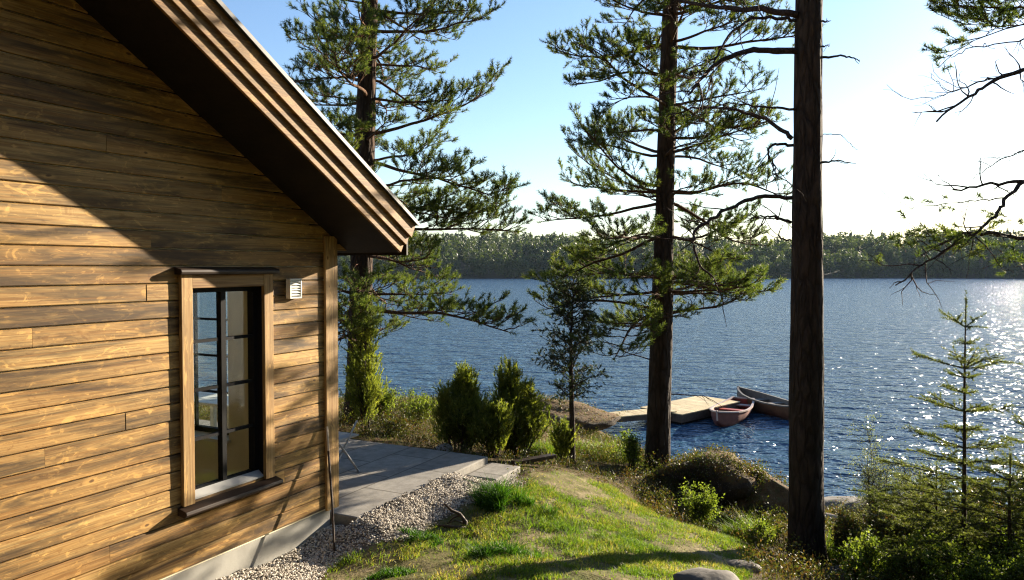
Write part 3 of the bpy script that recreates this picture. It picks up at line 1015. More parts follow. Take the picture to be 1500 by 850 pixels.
# terrace bench seen beside the corner: a folding chair of grey fabric
ch = empty('garden_chair', (*hw(6.72, 1.05)[:2], 3.6), HROT, 'grey fabric folding chair on the terrace, half hidden by the corner', 'chair')
W_ = 0.28
b_ = MB()
b_.add([(-0.10, -W_ + 0.02, 0.42), (-0.10, W_ - 0.02, 0.42), (-0.33, W_ - 0.02, 0.97), (-0.33, -W_ + 0.02, 0.97),
        (-0.12, -W_ + 0.02, 0.41), (-0.12, W_ - 0.02, 0.41), (-0.35, W_ - 0.02, 0.96), (-0.35, -W_ + 0.02, 0.96)],
       [(0, 1, 2, 3), (7, 6, 5, 4), (0, 4, 5, 1), (1, 5, 6, 2), (2, 6, 7, 3), (3, 7, 4, 0)])
b_.build('backrest', MT['fabric'], ch)
b_ = MB(); b_.box(-0.10, 0.33, -W_ + 0.02, W_ - 0.02, 0.415, 0.435); b_.build('seat', MT['fabric'], ch)
for yy in (-W_, W_):
    b_ = MB(); b_.tube([(0.30, yy, 0.0), (0.0, yy, 0.35), (-0.11, yy, 0.45), (-0.36, yy, 1.0)], 0.012, 6); b_.build('side_frame', MT['metal'], ch)
    b_ = MB(); b_.tube([(-0.26, yy * 0.93, 0.0), (0.05, yy * 0.93, 0.30), (0.30, yy * 0.93, 0.60)], 0.012, 6); b_.build('leg', MT['metal'], ch)

# a white table further along the terrace, seen through the two windows
tb = empty('garden_table', (*hw(7.0, 3.0)[:2], 3.6), HROT, 'pale garden table on the terrace seen through the cabin window', 'table')
b_ = MB()
for i in range(5):
    b_.box(-0.4 + i * 0.16, -0.25 + i * 0.16, -0.6, 0.6, 0.68, 0.71)
b_.build('table_top', MT['white'], tb)
for sx in (-0.34, 0.34):
    for sy in (-0.52, 0.52):
        b_ = MB(); b_.box(sx - 0.03, sx + 0.03, sy - 0.03, sy + 0.03, 0, 0.678); b_.build('leg', MT['white'], tb)
# dark chair inside the room, just behind the glass
ic = empty('dining_chair', (*hw(4.25, 0.72)[:2], 3.74), HROT + 0.4, 'dark wooden chair inside the room behind the window', 'chair')
b_ = MB(); b_.box(-0.21, 0.21, -0.21, 0.21, 0.43, 0.46); b_.build('seat', MT['black'], ic)
b_ = MB(); b_.box(-0.21, -0.185, -0.17, 0.17, 0.62, 0.98); b_.build('backrest', MT['black'], ic)
for sx in (-0.195, 0.19):
    for sy in (-0.19, 0.19):
        b_ = MB(); b_.box(sx - 0.018, sx + 0.018, sy - 0.018, sy + 0.018, 0, 0.428 if sx > 0 else 0.98); b_.build('leg', MT['black'], ic)


# ------------------------------------------------------------------ gravel
def build_gravel():
    t = (1 + 5 ** 0.5) / 2
    iv = unit(np.array([(-1, t, 0), (1, t, 0), (-1, -t, 0), (1, -t, 0), (0, -1, t), (0, 1, t), (0, -1, -t), (0, 1, -t), (t, 0, -1), (t, 0, 1), (-t, 0, -1), (-t, 0, 1)]))
    fi = np.array([(0, 11, 5), (0, 5, 1), (0, 1, 7), (0, 7, 10), (0, 10, 11), (1, 5, 9), (5, 11, 4), (11, 10, 2), (10, 7, 6), (7, 1, 8), (3, 9, 4), (3, 4, 2), (3, 2, 6), (3, 6, 8), (3, 8, 9), (4, 9, 5), (2, 4, 11), (6, 2, 10), (8, 6, 7), (9, 8, 1)])
    A = np.array([p[:2] for p in GRAVEL])
    lo, hi = A.min(0) - 0.3, A.max(0) + 0.3
    P = rng.uniform(lo, hi, (210000, 2))
    j = (np.stack([fbm(P[:, 0], P[:, 1], 3, 3, 2), fbm(P[:, 0], P[:, 1], 3, 3, 6)], -1) - 0.5) * 0.45 + rng.normal(size=P.shape) * 0.05
    k = inpoly(P[:, 0] + j[:, 0] * 0.8, P[:, 1] + j[:, 1] * 0.8, GRAVEL) & (P[:, 1] > 3.6)
    loc = P - H0[None]
    xl, yl = loc @ HD, -(loc @ HN)
    k &= ~((xl > 5.66) & (yl > -0.245) & (rng.random(len(P)) > 0.01)) & ~((xl > 0) & (xl < 5.64) & (yl > 0.0)) & ~((xl > 7.68) & (yl > -0.72))
    P = P[k][:46000]
    n = len(P)
    s = rng.uniform(0.005, 0.0125, n)
    ax = rng.uniform(0.65, 1.25, (n, 3)); ax[:, 2] *= 0.75
    v = iv[None] * ax[:, None, :] * s[:, None, None] * rng.uniform(0.82, 1.18, (n, 12, 1))
    a = rng.uniform(0, 6.28, n)
    c, s_ = np.cos(a)[:, None], np.sin(a)[:, None]
    v = np.stack([v[..., 0] * c - v[..., 1] * s_, v[..., 0] * s_ + v[..., 1] * c, v[..., 2]], -1)
    base = np.stack([P[:, 0], P[:, 1], hgt(P[:, 0], P[:, 1]) + s * 0.35 + rng.uniform(0, 0.012, n)], -1)
    v += base[:, None, :]
    mb = MB()
    mb.add(v.reshape(-1, 3), (fi[None] + (np.arange(n) * 12)[:, None, None]).reshape(-1, 3))
    m, nt, b = new_mat('gravel_stone')
    geo = nt.nodes.new('ShaderNodeNewGeometry')
    c = ramp(nt, geo.outputs['Random Per Island'], [(0, (0.18, 0.155, 0.125)), (0.3, (0.42, 0.37, 0.305)), (0.7, (0.60, 0.54, 0.45)), (1, (0.72, 0.67, 0.58))])
    nt.links.new(c, b.inputs['Base Color'])
    b.inputs['Roughness'].default_value = 0.8
    o = mb.build('gravel', m)
    tag(o, 'pale crushed gravel strip along the cabin foundation', 'gravel', kind='stuff')


build_gravel()


# ------------------------------------------------------------------ grass and ground cover
def blades(P, h, w, lean, seed=0):
    n = len(P)
    z = hgt(P[:, 0], P[:, 1])
    b = np.stack([P[:, 0], P[:, 1], z - 0.005], -1)
    th = rng.uniform(0, 2 * PI, n)
    s = np.stack([np.cos(th), np.sin(th), np.zeros(n)], -1) * (w[:, None] / 2)
    ld = rng.normal(size=(n, 2)) * lean[:, None]
    mid = b + np.stack([ld[:, 0] * 0.35, ld[:, 1] * 0.35, 0.6 * np.ones(n)], -1) * h[:, None]
    tip = b + np.stack([ld[:, 0] * 1.1, ld[:, 1] * 1.1, np.ones(n) * 0.98], -1) * h[:, None]
    v = np.stack([b - s, b + s, mid + s * 0.75, mid - s * 0.75, tip], 1)
    o = np.arange(n) * 5
    q = np.stack([o, o + 1, o + 2, o + 3], -1)
    t = np.stack([o + 3, o + 2, o + 4], -1)
    return v.reshape(-1, 3), q, t


def build_grass():
    A = np.array([p[:2] for p in LAWN])
    P = rng.uniform([-2.6, 3.6], [4.2, 11.2], (420000, 2))
    jx, jy = P[:, 0] + (fbm(P[:, 0], P[:, 1], 3, 3, 2) - 0.5) * 0.5, P[:, 1] + (fbm(P[:, 0], P[:, 1], 3, 3, 6) - 0.5) * 0.5
    k = inpoly(jx, jy, LAWN)
    d = fbm(P[:, 0], P[:, 1], 1.1, 4, 3)
    left = np.clip((0.9 - P[:, 0]) / 1.6, 0, 1) * np.clip((8.2 - P[:, 1]) / 1.5, 0, 1)      # worn bare towards the path
    dens = np.clip((d - 0.345 - 0.13 * left) * 6.0, 0.06, 1.0) * np.clip((fbm(P[:, 0], P[:, 1], 5.0, 3, 21) - 0.30) * 4, 0.1, 1)
    k &= rng.random(len(P)) < dens * 0.95
    # keep off gravel
    k &= ~inpoly(P[:, 0], P[:, 1], GRAVEL) | (rng.random(len(P)) < 0.01)
    P = P[k]
    dd = fbm(P[:, 0], P[:, 1], 1.1, 4, 3)
    h = rng.uniform(0.02, 0.062, len(P)) * (0.6 + 2.0 * np.clip(dd - 0.38, 0, 0.5))
    v, q, t = blades(P, h, rng.uniform(0.004, 0.008, len(P)), np.where(rng.random(len(P)) < 0.25, 1.3, 0.5))
    mb = MB()
    mb.add(v, q); mb.F.append((t, 0))
    tag(mb.build('lawn_grass', MT['grass']), 'short patchy lawn grass between the gravel and the shore rocks', 'grass', kind='stuff')


build_grass()


def clump(px, py, r, h, n, label, mat='lush', name='grass_tuft', sq=1.0, group=None):
    c = gp(px, py)
    a, rr = rng.uniform(0, 6.28, n), r * np.sqrt(rng.random(n)) * (0.75 + 0.35 * rng.random(n))
    P = c[None, :2] + np.stack([np.cos(a) * rr, np.sin(a) * rr * sq], -1)
    k = fbm(P[:, 0], P[:, 1], 4, 3) > 0.43
    P, rr = P[k], rr[k]
    hh = h * (1.05 - 0.65 * (rr / r) ** 2) * rng.uniform(0.3, 1.3, len(P)) * (0.55 + 0.9 * vnoise(P[:, 0], P[:, 1], 9.0))
    v, q, t = blades(P, hh, rng.uniform(0.006, 0.012, len(P)), np.full(len(P), 0.6))
    mb = MB(); mb.add(v, q); mb.F.append((t, 0))
    o = mb.build(name, MT[mat], None, tuple(c))
    tag(o, label, 'grass tuft', group)


clump(750, 742, 0.46, 0.22, 4200, 'largest dark green grass tuft, at the gravel edge near the step', sq=0.55, group='grass tufts on the lawn')
clump(738, 820, 0.33, 0.13, 2200, 'bright green grass tuft on the bare lawn near the picture bottom', sq=0.7, group='grass tufts on the lawn')
clump(608, 790, 0.24, 0.09, 1100, 'small grass tuft where gravel meets lawn, below the dead root', sq=0.6, group='grass tufts on the lawn')
clump(575, 842, 0.22, 0.06, 700, 'low grass tuft at the bottom edge left of the lawn', sq=0.7, group='grass tufts on the lawn')
clump(650, 800, 0.16, 0.05, 380, 'thin sparse grass tuft just in front of the dead root', sq=0.7, group='grass tufts on the lawn')
clump(1095, 792, 0.36, 0.26, 1700, 'yellow green grass tuft left of the dark pine trunk', 'grass', sq=0.6, group='grass tufts on the lawn')
clump(1240, 824, 0.42, 0.42, 2600, 'tall yellow green grass tuft right of the dark pine trunk', 'grass', sq=0.7, group='grass tufts on the lawn')
clump(790, 668, 0.40, 0.30, 1100, 'yellowish grass tuft in front of the shore rock beside the junipers', 'grass', sq=0.6, group='grass tufts on the lawn')
clump(880, 672, 0.85, 0.28, 2600, 'wide strip of green grass behind the slender young tree', 'grass', sq=0.6, group='grass tufts on the lawn')


def build_cover():
    P = rng.uniform([-6, 6.5], [12.5, 19], (75000, 2))
    jx, jy = P[:, 0] + (fbm(P[:, 0], P[:, 1], 3, 3, 2) - 0.5) * 0.5, P[:, 1] + (fbm(P[:, 0], P[:, 1], 3, 3, 6) - 0.5) * 0.5
    loc = P - H0[None]
    xl, yl = loc @ HD, -(loc @ HN)
    k = ~inpoly(jx, jy, LAWN) & ~inpoly(P[:, 0], P[:, 1], GRAVEL) & ~((xl < 8.38) & (yl > -0.74))
    k &= (P[:, 0] > 2.2) | (P[:, 1] > 8.5)
    P = P[k]
    z = hgt(P[:, 0], P[:, 1])
    d = fbm(P[:, 0], P[:, 1], 1.3, 4, 8)
    keep = (z > 0.5) & (rng.random(len(P)) < np.clip((d - 0.32) * 5, 0.25, 1))
    bare = fbm(P[:, 0], P[:, 1], 0.8, 4, 4) > 0.52
    keep &= ~(bare & (P[:, 1] > 13) & (rng.random(len(P)) < 0.75))
    P, z, d = P[keep], z[keep], d[keep]
    n = len(P)
    up = np.clip((d - 0.3) * 1.4, 0.05, 0.5) * rng.random(n) * np.clip(1.0 - (P[:, 1] - 12) * 0.2, 0.25, 1)
    B = np.stack([P[:, 0], P[:, 1], z + up * 0.55], -1)
    mb = MB()
    scatter(mb, SMALL_LEAF_T, B, rng.normal(size=(n, 3)) * 0.5 + [0, 0, 1], rng.uniform(0.9, 1.9, n), 4)
    # stalks of heather and grass standing up between
    idx = rng.integers(0, n, 26000)
    Q = P[idx] + rng.normal(size=(len(idx), 2)) * 0.05
    v, q, t = blades(Q, rng.uniform(0.05, 0.24, len(idx)), rng.uniform(0.003, 0.007, len(idx)), np.full(len(idx), 0.4))
    mb.add(v, q); mb.F.append((t + 0 + mb.n - len(v), 0))
    # fallen needles and straws lying on the bank and the lawn
    Q = rng.uniform([-2.5, 3.8], [6, 13], (60000, 2))
    lq = Q - H0[None]
    k = ~((lq @ HD < 8.4) & (-(lq @ HN) > -0.75)) & ~inpoly(Q[:, 0], Q[:, 1], GRAVEL) & (fbm(Q[:, 0], Q[:, 1], 2.0, 3, 14) > 0.42)
    Q = Q[k][:32000]
    v, q, t = blades(Q, rng.uniform(0.006, 0.014, len(Q)), rng.uniform(0.003, 0.007, len(Q)), np.full(len(Q), 3.2))
    mb.add(v, q); mb.F.append((t + mb.n - len(v), 0))
    tag(mb.build('ground_cover', MT['heath']), 'low heather and berry plants covering the bank', 'ground cover', kind='stuff')


build_cover()


# ------------------------------------------------------------------ pines
def pine(base, top, r0, r1, label, zlow, ztop, Lfun, n_whorl, per, name='pine_tree', dens=1.0, stubs=8, T=PINE_T, bend=0.06, flare=0.5, droop=(-0.15, 0.25), extra=None, skip=None, scale=1.0, group='tall pines'):
    root = empty(name, tuple(base), 0, label, 'pine tree', group)
    P, R = bole(base + np.array([0, 0, -0.15]), top, r0, r1, 44, bend)
    trunk_mesh(P, R, flare).build('trunk', MT['bark_dark'], root, tuple(base), smooth=True)
    wood, fol = MB(), Foliage()
    for i in range(n_whorl):
        t = (i + rng.uniform(0.1, 0.9)) / n_whorl
        z = zlow + (ztop - zlow) * t
        c = np.array([np.interp(z, P[:, 2], P[:, 0]), np.interp(z, P[:, 2], P[:, 1]), z])
        rr = np.interp(z, P[:, 2], R)
        a0 = rng.uniform(0, 6.28)
        for k in range(per):
            a = a0 + k * 2 * PI / per + rng.normal() * 0.35
            L = Lfun(z, a) * rng.uniform(0.5, 1.15)
            if L < 0.25 or (skip and skip(z, a)):
                continue
            el = droop[0] + (droop[1] - droop[0]) * t + rng.normal() * 0.12
            d = np.array([math.cos(a) * math.cos(el), math.sin(a) * math.cos(el), math.sin(el)])
            B = grow(c + d * rr * 0.5 + [0, 0, rng.normal() * 0.05], d, L, 9, 0.10, 0.012)
            pad_branch(wood, fol, B, 0.013 + 0.009 * L, dens)
    for i in range(stubs):                       # dead twigs under the crown
        z = rng.uniform(max(base[2] + 1.2, zlow - 1.2), zlow + 2.0)
        a = rng.uniform(0, 6.28)
        c = np.array([np.interp(z, P[:, 2], P[:, 0]), np.interp(z, P[:, 2], P[:, 1]), z])
        d = np.array([math.cos(a), math.sin(a), rng.uniform(-0.3, 0.2)])
        B = grow(c, d, rng.uniform(0.3, 1.1), 6, 0.18, -0.02)
        wood.tube(B, np.linspace(0.012, 0.003, 7), 4, cap=False)
        for j in range(3):
            q, e = along(B, rng.uniform(0.4, 0.95))
            wood.tube(grow(q, e + rng.normal(size=3) * 0.6, 0.25, 3, 0.2), [0.005, 0.004, 0.003, 0.002], 3, cap=False)
    if extra:
        extra(wood, fol, P, R)
    if wood.n:
        wood.build('branches', MT['bark_limb'], root, tuple(base), smooth=True)
    if fol.P:
        mb = MB()
        scatter(mb, T, fol.P, fol.D, rng.uniform(0.85, 1.3, len(fol.P)) * scale, 3)
        mb.build('crown', MT['needle'], root, tuple(base))
    return root, P, R


# left pine, behind the eave
B1 = gp(524, 614)
T1 = at(541, 0, 11.9); T1[2] = 10.4
top1 = B1 + (T1 - B1) * (16.0 - B1[2]) / (T1[2] - B1[2])


def L1(z, a):
    right = math.cos(a)
    base = np.interp(z, [4.4, 5.2, 6.5, 8, 10, 13, 15.5], [1.6, 2.0, 2.15, 2.0, 1.75, 1.4, 0.6])
    return base * (0.86 + 0.22 * right)


pine(B1, top1, 0.205, 0.06, 'tall pine rising behind the cabin eave, juniper at its foot', 4.75, 15.6, L1, 27, 5, dens=0.9, stubs=8, droop=(-0.12, 0.2))

# middle pine beside the lake
B2 = gp(962, 690)
T2 = at(985, 0, 12.1); 
top2 = B2 + (T2 - B2) * (16.5 - B2[2]) / (T2[2] - B2[2])


def L2(z, a):
    base = np.interp(z, [4.6, 5.4, 6.5, 8, 9.5, 10.5, 13, 16], [1.5, 1.75, 1.9, 1.75, 2.0, 2.0, 1.5, 0.5])
    near = max(0.0, math.cos(a) * 0.893 - math.sin(a) * 0.451)
    away = max(0.0, math.cos(a) * 0.55 + math.sin(a) * 0.6)
    return base * (1.0 - 0.34 * near ** 2) * (1.0 + 0.25 * away) + 0.15 * max(0.0, math.cos(a))


pine(B2, top2, 0.195, 0.06, 'tall pine standing on the bank in front of the dock', 4.95, 16.0, L2, 25, 5, dens=0.85, stubs=12, droop=(-0.10, 0.2))

# near pine with bare crooked limbs on its lower bole
B3 = gp(1180, 824)
T3 = at(1185, 0, 8.55)
top3 = B3 + (T3 - B3) * (15.5 - B3[2]) / (T3[2] - B3[2])
LIMBS3 = [  # photo positions and distances along each limb, thickness
    ([(1168, 22, 8.5), (1120, 14, 8.6), (1060, 12, 8.9), (1000, 4, 9.2), (960, -12, 9.4)], 0.040),
    ([(1166, 75, 8.45), (1125, 74, 8.35), (1085, 76, 8.2), (1050, 92, 8.1), (1025, 118, 8.0), (1008, 140, 7.9)], 0.040),
    ([(1160, 203, 8.5), (1140, 186, 8.6), (1110, 170, 8.75), (1075, 160, 8.9), (1020, 158, 9.1), (975, 170, 9.2)], 0.026),
    ([(1160, 290, 8.45), (1115, 286, 8.3), (1075, 300, 8.1), (1040, 322, 7.95), (1018, 338, 7.85), (1014, 360, 7.8), (1024, 385, 7.75), (1045, 408, 7.7), (1052, 418, 7.65)], 0.024),
    ([(1162, 213, 8.45), (1135, 211, 8.35), (1124, 220, 8.25), (1130, 236, 8.2), (1138, 248, 8.15), (1126, 262, 8.1)], 0.017),
    ([(1158, 326, 8.45), (1130, 317, 8.3), (1104, 316, 8.2)], 0.019),
    ([(1158, 352, 8.4), (1144, 350, 8.3), (1140, 340, 8.2), (1146, 332, 8.15)], 0.012),
    ([(1204, 84, 8.5), (1232, 82, 8.4), (1252, 86, 8.35), (1260, 91, 8.3)], 0.015),
    ([(1200, 239, 8.5), (1225, 236, 8.4), (1254, 239, 8.3)], 0.014),
    ([(1200, 198, 8.55), (1222, 195, 8.6), (1240, 205, 8.65), (1254, 222, 8.7)], 0.006),
    ([(1204, 31, 8.5), (1216, 32, 8.4)], 0.012),
    ([(1204, 68, 8.5), (1214, 67, 8.4)], 0.010),
    ([(1166, 30, 8.45), (1135, 24, 8.2), (1090, 30, 8.0), (1060, 60, 7.9), (1046, 95, 7.8), (1040, 120, 7.8)], 0.020),
    ([(1166, 160, 8.5), (1120, 157, 8.6), (1080, 150, 8.8), (1030, 160, 9.0)], 0.016),
]
p3 = empty('pine_tree', tuple(B3), 0, 'near pine with dark bare trunk and crooked dead limbs', 'pine tree', 'tall pines')
P3, R3 = bole(B3 + np.array([0, 0, -0.15]), top3, 0.185, 0.07, 50, 0.02)
R3 = np.interp(P3[:, 2], [2, 4, 6, 8.6, 15.5], [0.200, 0.182, 0.172, 0.145, 0.06])
trunk_mesh(P3, R3, 0.62, 28).build('trunk', MT['bark_dark'], p3, tuple(B3), smooth=True)


def bare_limb(pts, r, parent, org, mat, twigs=7, tw_len=0.45, jit=0.012):
    C = np.array([at(*p) for p in pts])
    n = max(8, 4 * len(C))
    s = np.linspace(0, len(C) - 1, n)
    Q = np.stack([np.interp(s, np.arange(len(C)), C[:, k]) for k in range(3)], -1)
    for _ in range(2):
        Q[1:-1] = (Q[:-2] + 2 * Q[1:-1] + Q[2:]) / 4
    Q[1:] += rng.normal(size=Q[1:].shape) * jit
    mb = MB()
    mb.tube(Q, np.linspace(r, r * 0.28, n), 8, wob=0.10)
    for j in range(twigs):
        q, e = along(Q, rng.uniform(0.25, 0.98))
        d = e + rng.normal(size=3) * 0.65
        tl = tw_len * rng.uniform(0.4, 1.3)
        t = grow(q, d, tl, 5, 0.22, rng.uniform(-0.03, 0.04))
        rt = min(r * 0.38, 0.008)
        mb.tube(t, np.linspace(rt, 0.002, 6), 4, cap=False)
        if tl > 0.3:
            q2, e2 = along(t, rng.uniform(0.3, 0.8))
            mb.tube(grow(q2, e2 + rng.normal(size=3) * 0.6, tl * 0.5, 3, 0.2), [rt * 0.6, rt * 0.4, 0.002, 0.0015], 3, cap=False)
    mb.build('branch', mat, parent, org, smooth=True)


for i, (pts, r) in enumerate(LIMBS3):
    bare_limb(pts, r, p3, tuple(B3), MT['bark_grey'], twigs=10 if r > 0.015 and pts[0][0] < 1190 else 2, tw_len=0.5 if pts[0][0] < 1190 else 0.15, jit=0.008)
w3, f3 = MB(), Foliage()
for i in range(46):                               # living crown high above
    z = rng.uniform(9.6, 15.3)
    a = rng.uniform(0, 6.28)
    c = np.array([np.interp(z, P3[:, 2], P3[:, 0]), np.interp(z, P3[:, 2], P3[:, 1]), z])
    d = np.array([math.cos(a), math.sin(a), 0.15 + rng.normal() * 0.12])
    pad_branch(w3, f3, grow(c, d, np.interp(z, [9.5, 12, 15.5], [1.6, 1.8, 0.6]) * rng.uniform(0.7, 1.1), 8, 0.1, 0.01), 0.028, 0.6)
w3.build('upper_limbs', MT['bark_limb'], p3, tuple(B3), smooth=True)
mb = MB(); scatter(mb, PINE_T, f3.P, f3.D, 1.1, 3)
mb.build('crown', MT['needle'], p3, tuple(B3))

# pine just outside the picture on the right; its limbs reach in
gx = np.array([7.0, 8.4, 0]); gx[2] = gz(gx[0], gx[1])
p4 = empty('pine_tree', tuple(gx), 0, 'pine at the right edge whose dark limbs reach over the water', 'pine tree', 'tall pines')
P4, R4 = bole(gx + np.array([0, 0, -0.15]), np.array([7.1, 8.5, 15]), 0.19, 0.06, 40, 0.03)
trunk_mesh(P4, R4, 0.5).build('trunk', MT['bark_dark'], p4, tuple(gx), smooth=True)
LIMBS4 = [
    ([(1660, 70, 8.4), (1580, 85, 8.0), (1520, 98, 7.8), (1478, 108, 7.6), (1440, 128, 7.5), (1410, 148, 7.4), (1372, 176, 7.3)], 0.030, 14),
    ([(1478, 108, 7.6), (1430, 122, 7.7), (1395, 134, 7.8), (1366, 146, 7.9)], 0.010, 8),
    ([(1660, 250, 8.4), (1580, 262, 8.0), (1500, 266, 7.7), (1450, 270, 7.6), (1396, 278, 7.5)], 0.028, 6),
    ([(1500, 266, 7.7), (1478, 288, 7.6), (1462, 308, 7.5), (1448, 328, 7.4), (1418, 344, 7.3), (1370, 376, 7.2), (1340, 394, 7.1), (1312, 420, 7.1)], 0.020, 14),
    ([(1660, 375, 8.4), (1560, 362, 8.0), (1500, 350, 7.8), (1450, 342, 7.6), (1410, 340, 7.5), (1380, 360, 7.3)], 0.034, 10),
    ([(1560, 200, 8.0), (1500, 218, 7.8), (1460, 238, 7.7), (1424, 262, 7.6)], 0.010, 5),
    ([(1470, 290, 7.6), (1420, 294, 7.7), (1370, 300, 7.8), (1335, 304, 7.8)], 0.007, 7),
    ([(1660, 30, 8.4), (1560, 45, 8.2), (1500, 58, 8.1), (1420, 70, 8.0), (1395, 84, 8.0)], 0.012, 6),
]
for pts, r, tw in LIMBS4:
    bare_limb(pts, r, p4, tuple(gx), MT['bark_grey'], twigs=tw, tw_len=0.42, jit=0.010)
w4, f4 = MB(), Foliage()
for pts, L, dn in (([(1640, 0, 8.4), (1540, 10, 8.3), (1460, 12, 8.2), (1400, 8, 8.2)], 0.02, 1.0), ([(1640, 20, 8.4), (1560, 35, 8.0), (1490, 36, 7.9), (1420, 62, 7.8)], 0.016, 0.7),
                   ([(1640, -40, 8.4), (1540, -30, 8.6), (1470, -18, 8.8)], 0.02, 1.0)):
    C = np.array([at(*p) for p in pts])
    s = np.linspace(0, len(C) - 1, 9)
    pad_branch(w4, f4, np.stack([np.interp(s, np.arange(len(C)), C[:, k]) for k in range(3)], -1), L, dn, bare=0.35)
for px, py, Y, n in ((1360, 340, 7.3, 34), (1400, 352, 7.3, 36), (1330, 362, 7.2, 16), (1450, 362, 7.5, 26), (1480, 320, 7.6, 22), (1372, 296, 7.7, 12), (1490, 380, 7.6, 26)):
    for i in range(n // 2):
        p = at(px + rng.normal() * 22, py + rng.normal() * 9, Y + rng.normal() * 0.15)
        d = unit(rng.normal(size=3) * [1, 1, 0.4] + [-0.4, 0, 0.3])
        w4.tube(grow(p - d * 0.12, d, 0.12, 2, 0.1), [0.003, 0.0025, 0.002], 3, cap=False)
        f4.put(p, d)
for i in range(40):
    z = rng.uniform(10.0, 14.8)
    a = rng.uniform(0, 6.28)
    c = np.array([np.interp(z, P4[:, 2], P4[:, 0]), np.interp(z, P4[:, 2], P4[:, 1]), z])
    d = np.array([math.cos(a), math.sin(a), 0.1 + rng.normal() * 0.12])
    pad_branch(w4, f4, grow(c, d, np.interp(z, [9, 12, 15], [2.0, 1.6, 0.6]) * rng.uniform(0.7, 1.1), 8, 0.1, 0.01), 0.028, 0.55)
w4.build('upper_limbs', MT['bark_limb'], p4, tuple(gx), smooth=True)
mb = MB(); scatter(mb, PINE_T, f4.P, f4.D, 1.1, 3)
mb.build('crown', MT['needle'], p4, tuple(gx))


# ------------------------------------------------------------------ junipers, young trees, shrubs
def juniper(px, py, H, spires, label, name='juniper_bush', cat='juniper', Y=None, n_per=900, mat='juniper', scale=1.0, group='junipers on the bank'):
    """upright bush of several pointed spires: each (dx, dy, height share, radius)"""
    c = gp(px, py) if Y is None else at(px, py, Y)
    if Y is not None:
        c[2] = gz(c[0], c[1])
    root = empty(name, tuple(c), 0, label, cat, group)
    wood, fol = MB(), Foliage()
    for (dx, dy, hs, r) in spires:
        h = H * hs
        lean = np.array([dx * 0.25, dy * 0.25, 0])
        S = grow(c + np.array([dx, dy, 0]) * 0.35, np.array([dx * 0.5, dy * 0.5, h]) / h, h * 0.97, 8, 0.035, 0.05)
        wood.tube(S, np.linspace(0.022, 0.003, 9), 5, cap=False)
        n = int(n_per * hs * (0.35 + r * 1.6) / 17)
        for i in range(n):
            t = rng.beta(1.05, 1.3)
            p, e = along(S, min(0.97, 0.02 + t * 0.95))
            prof = r * (1 - t) ** 0.9 * (0.5 + 1.3 * min(1, (t + 0.12) * 2.2)) * rng.uniform(0.45, 1.4)
            a = rng.uniform(0, 6.28)
            o = np.array([math.cos(a), math.sin(a), 0])
            B = grow(p, o * 0.75 + np.array([0, 0, 0.65]), prof * 1.25 + 0.08, 5, 0.10, 0.16)
            wood.tube(B, np.linspace(0.006, 0.002, 6), 3, cap=False)
            for m in range(8):
                q, f = along(B, min(0.99, 0.25 + 0.75 * (m + rng.random()) / 8))
                sp = rng.normal(size=3) * 0.035
                fol.put(q + sp, unit(f + np.array([0, 0, 0.5]) + rng.normal(size=3) * 0.3))
        # slender leader tip
        for i in range(22):
            p, e = along(S, 0.74 + 0.26 * i / 22)
            fol.put(p, unit(e + rng.normal(size=3) * 0.25))
    wood.build('stems', MT['bark_small'], root, tuple(c))
    mb = MB()
    scatter(mb, JUN_T, fol.P, fol.D, rng.uniform(0.8, 1.35, len(fol.P)) * scale, 3)
    mb.build('foliage', MT[mat], root, tuple(c))
    return root


juniper(535, 618, 2.0, [(0, 0, 1.0, 0.24), (0.12, 0.1, 0.62, 0.2), (-0.12, 0.05, 0.55, 0.18)], 'tall column juniper growing against the pine behind the cabin corner', Y=11.0, n_per=1500)
juniper(676, 660, 1.16, [(0, 0, 1.0, 0.17), (0.22, 0.0, 0.80, 0.19), (-0.24, 0.1, 0.72, 0.2), (0.05, -0.25, 0.55, 0.24), (-0.12, 0.25, 0.86, 0.16), (0.36, 0.1, 0.55, 0.2), (-0.38, 0.0, 0.5, 0.2), (0.12, 0.2, 0.92, 0.13)], 'broad dark juniper bush at the far corner of the terrace', Y=10.6, n_per=1250)
juniper(752, 668, 1.38, [(0, 0, 1.0, 0.18), (-0.34, 0.05, 0.93, 0.13), (0.2, 0.1, 0.74, 0.2), (0.42, 0.0, 0.56, 0.22), (-0.12, -0.2, 0.62, 0.2), (0.1, -0.25, 0.45, 0.22), (0.1, 0.1, 0.86, 0.13), (-0.2, 0.15, 0.7, 0.15), (0.55, 0.1, 0.4, 0.2)], 'tallest pointed juniper bush between the terrace step and the young tree', Y=10.9, n_per=1250)
juniper(722, 690, 0.62, [(0, 0, 1.0, 0.22), (0.18, 0.05, 0.8, 0.2), (-0.15, 0.0, 0.75, 0.2)], 'low juniper bush just behind the terrace step', Y=10.2, n_per=900)
juniper(822, 672, 0.55, [(0, 0, 1.0, 0.16), (0.12, 0, 0.7, 0.14)], 'small juniper at the foot of the young tree', Y=11.4, n_per=600)


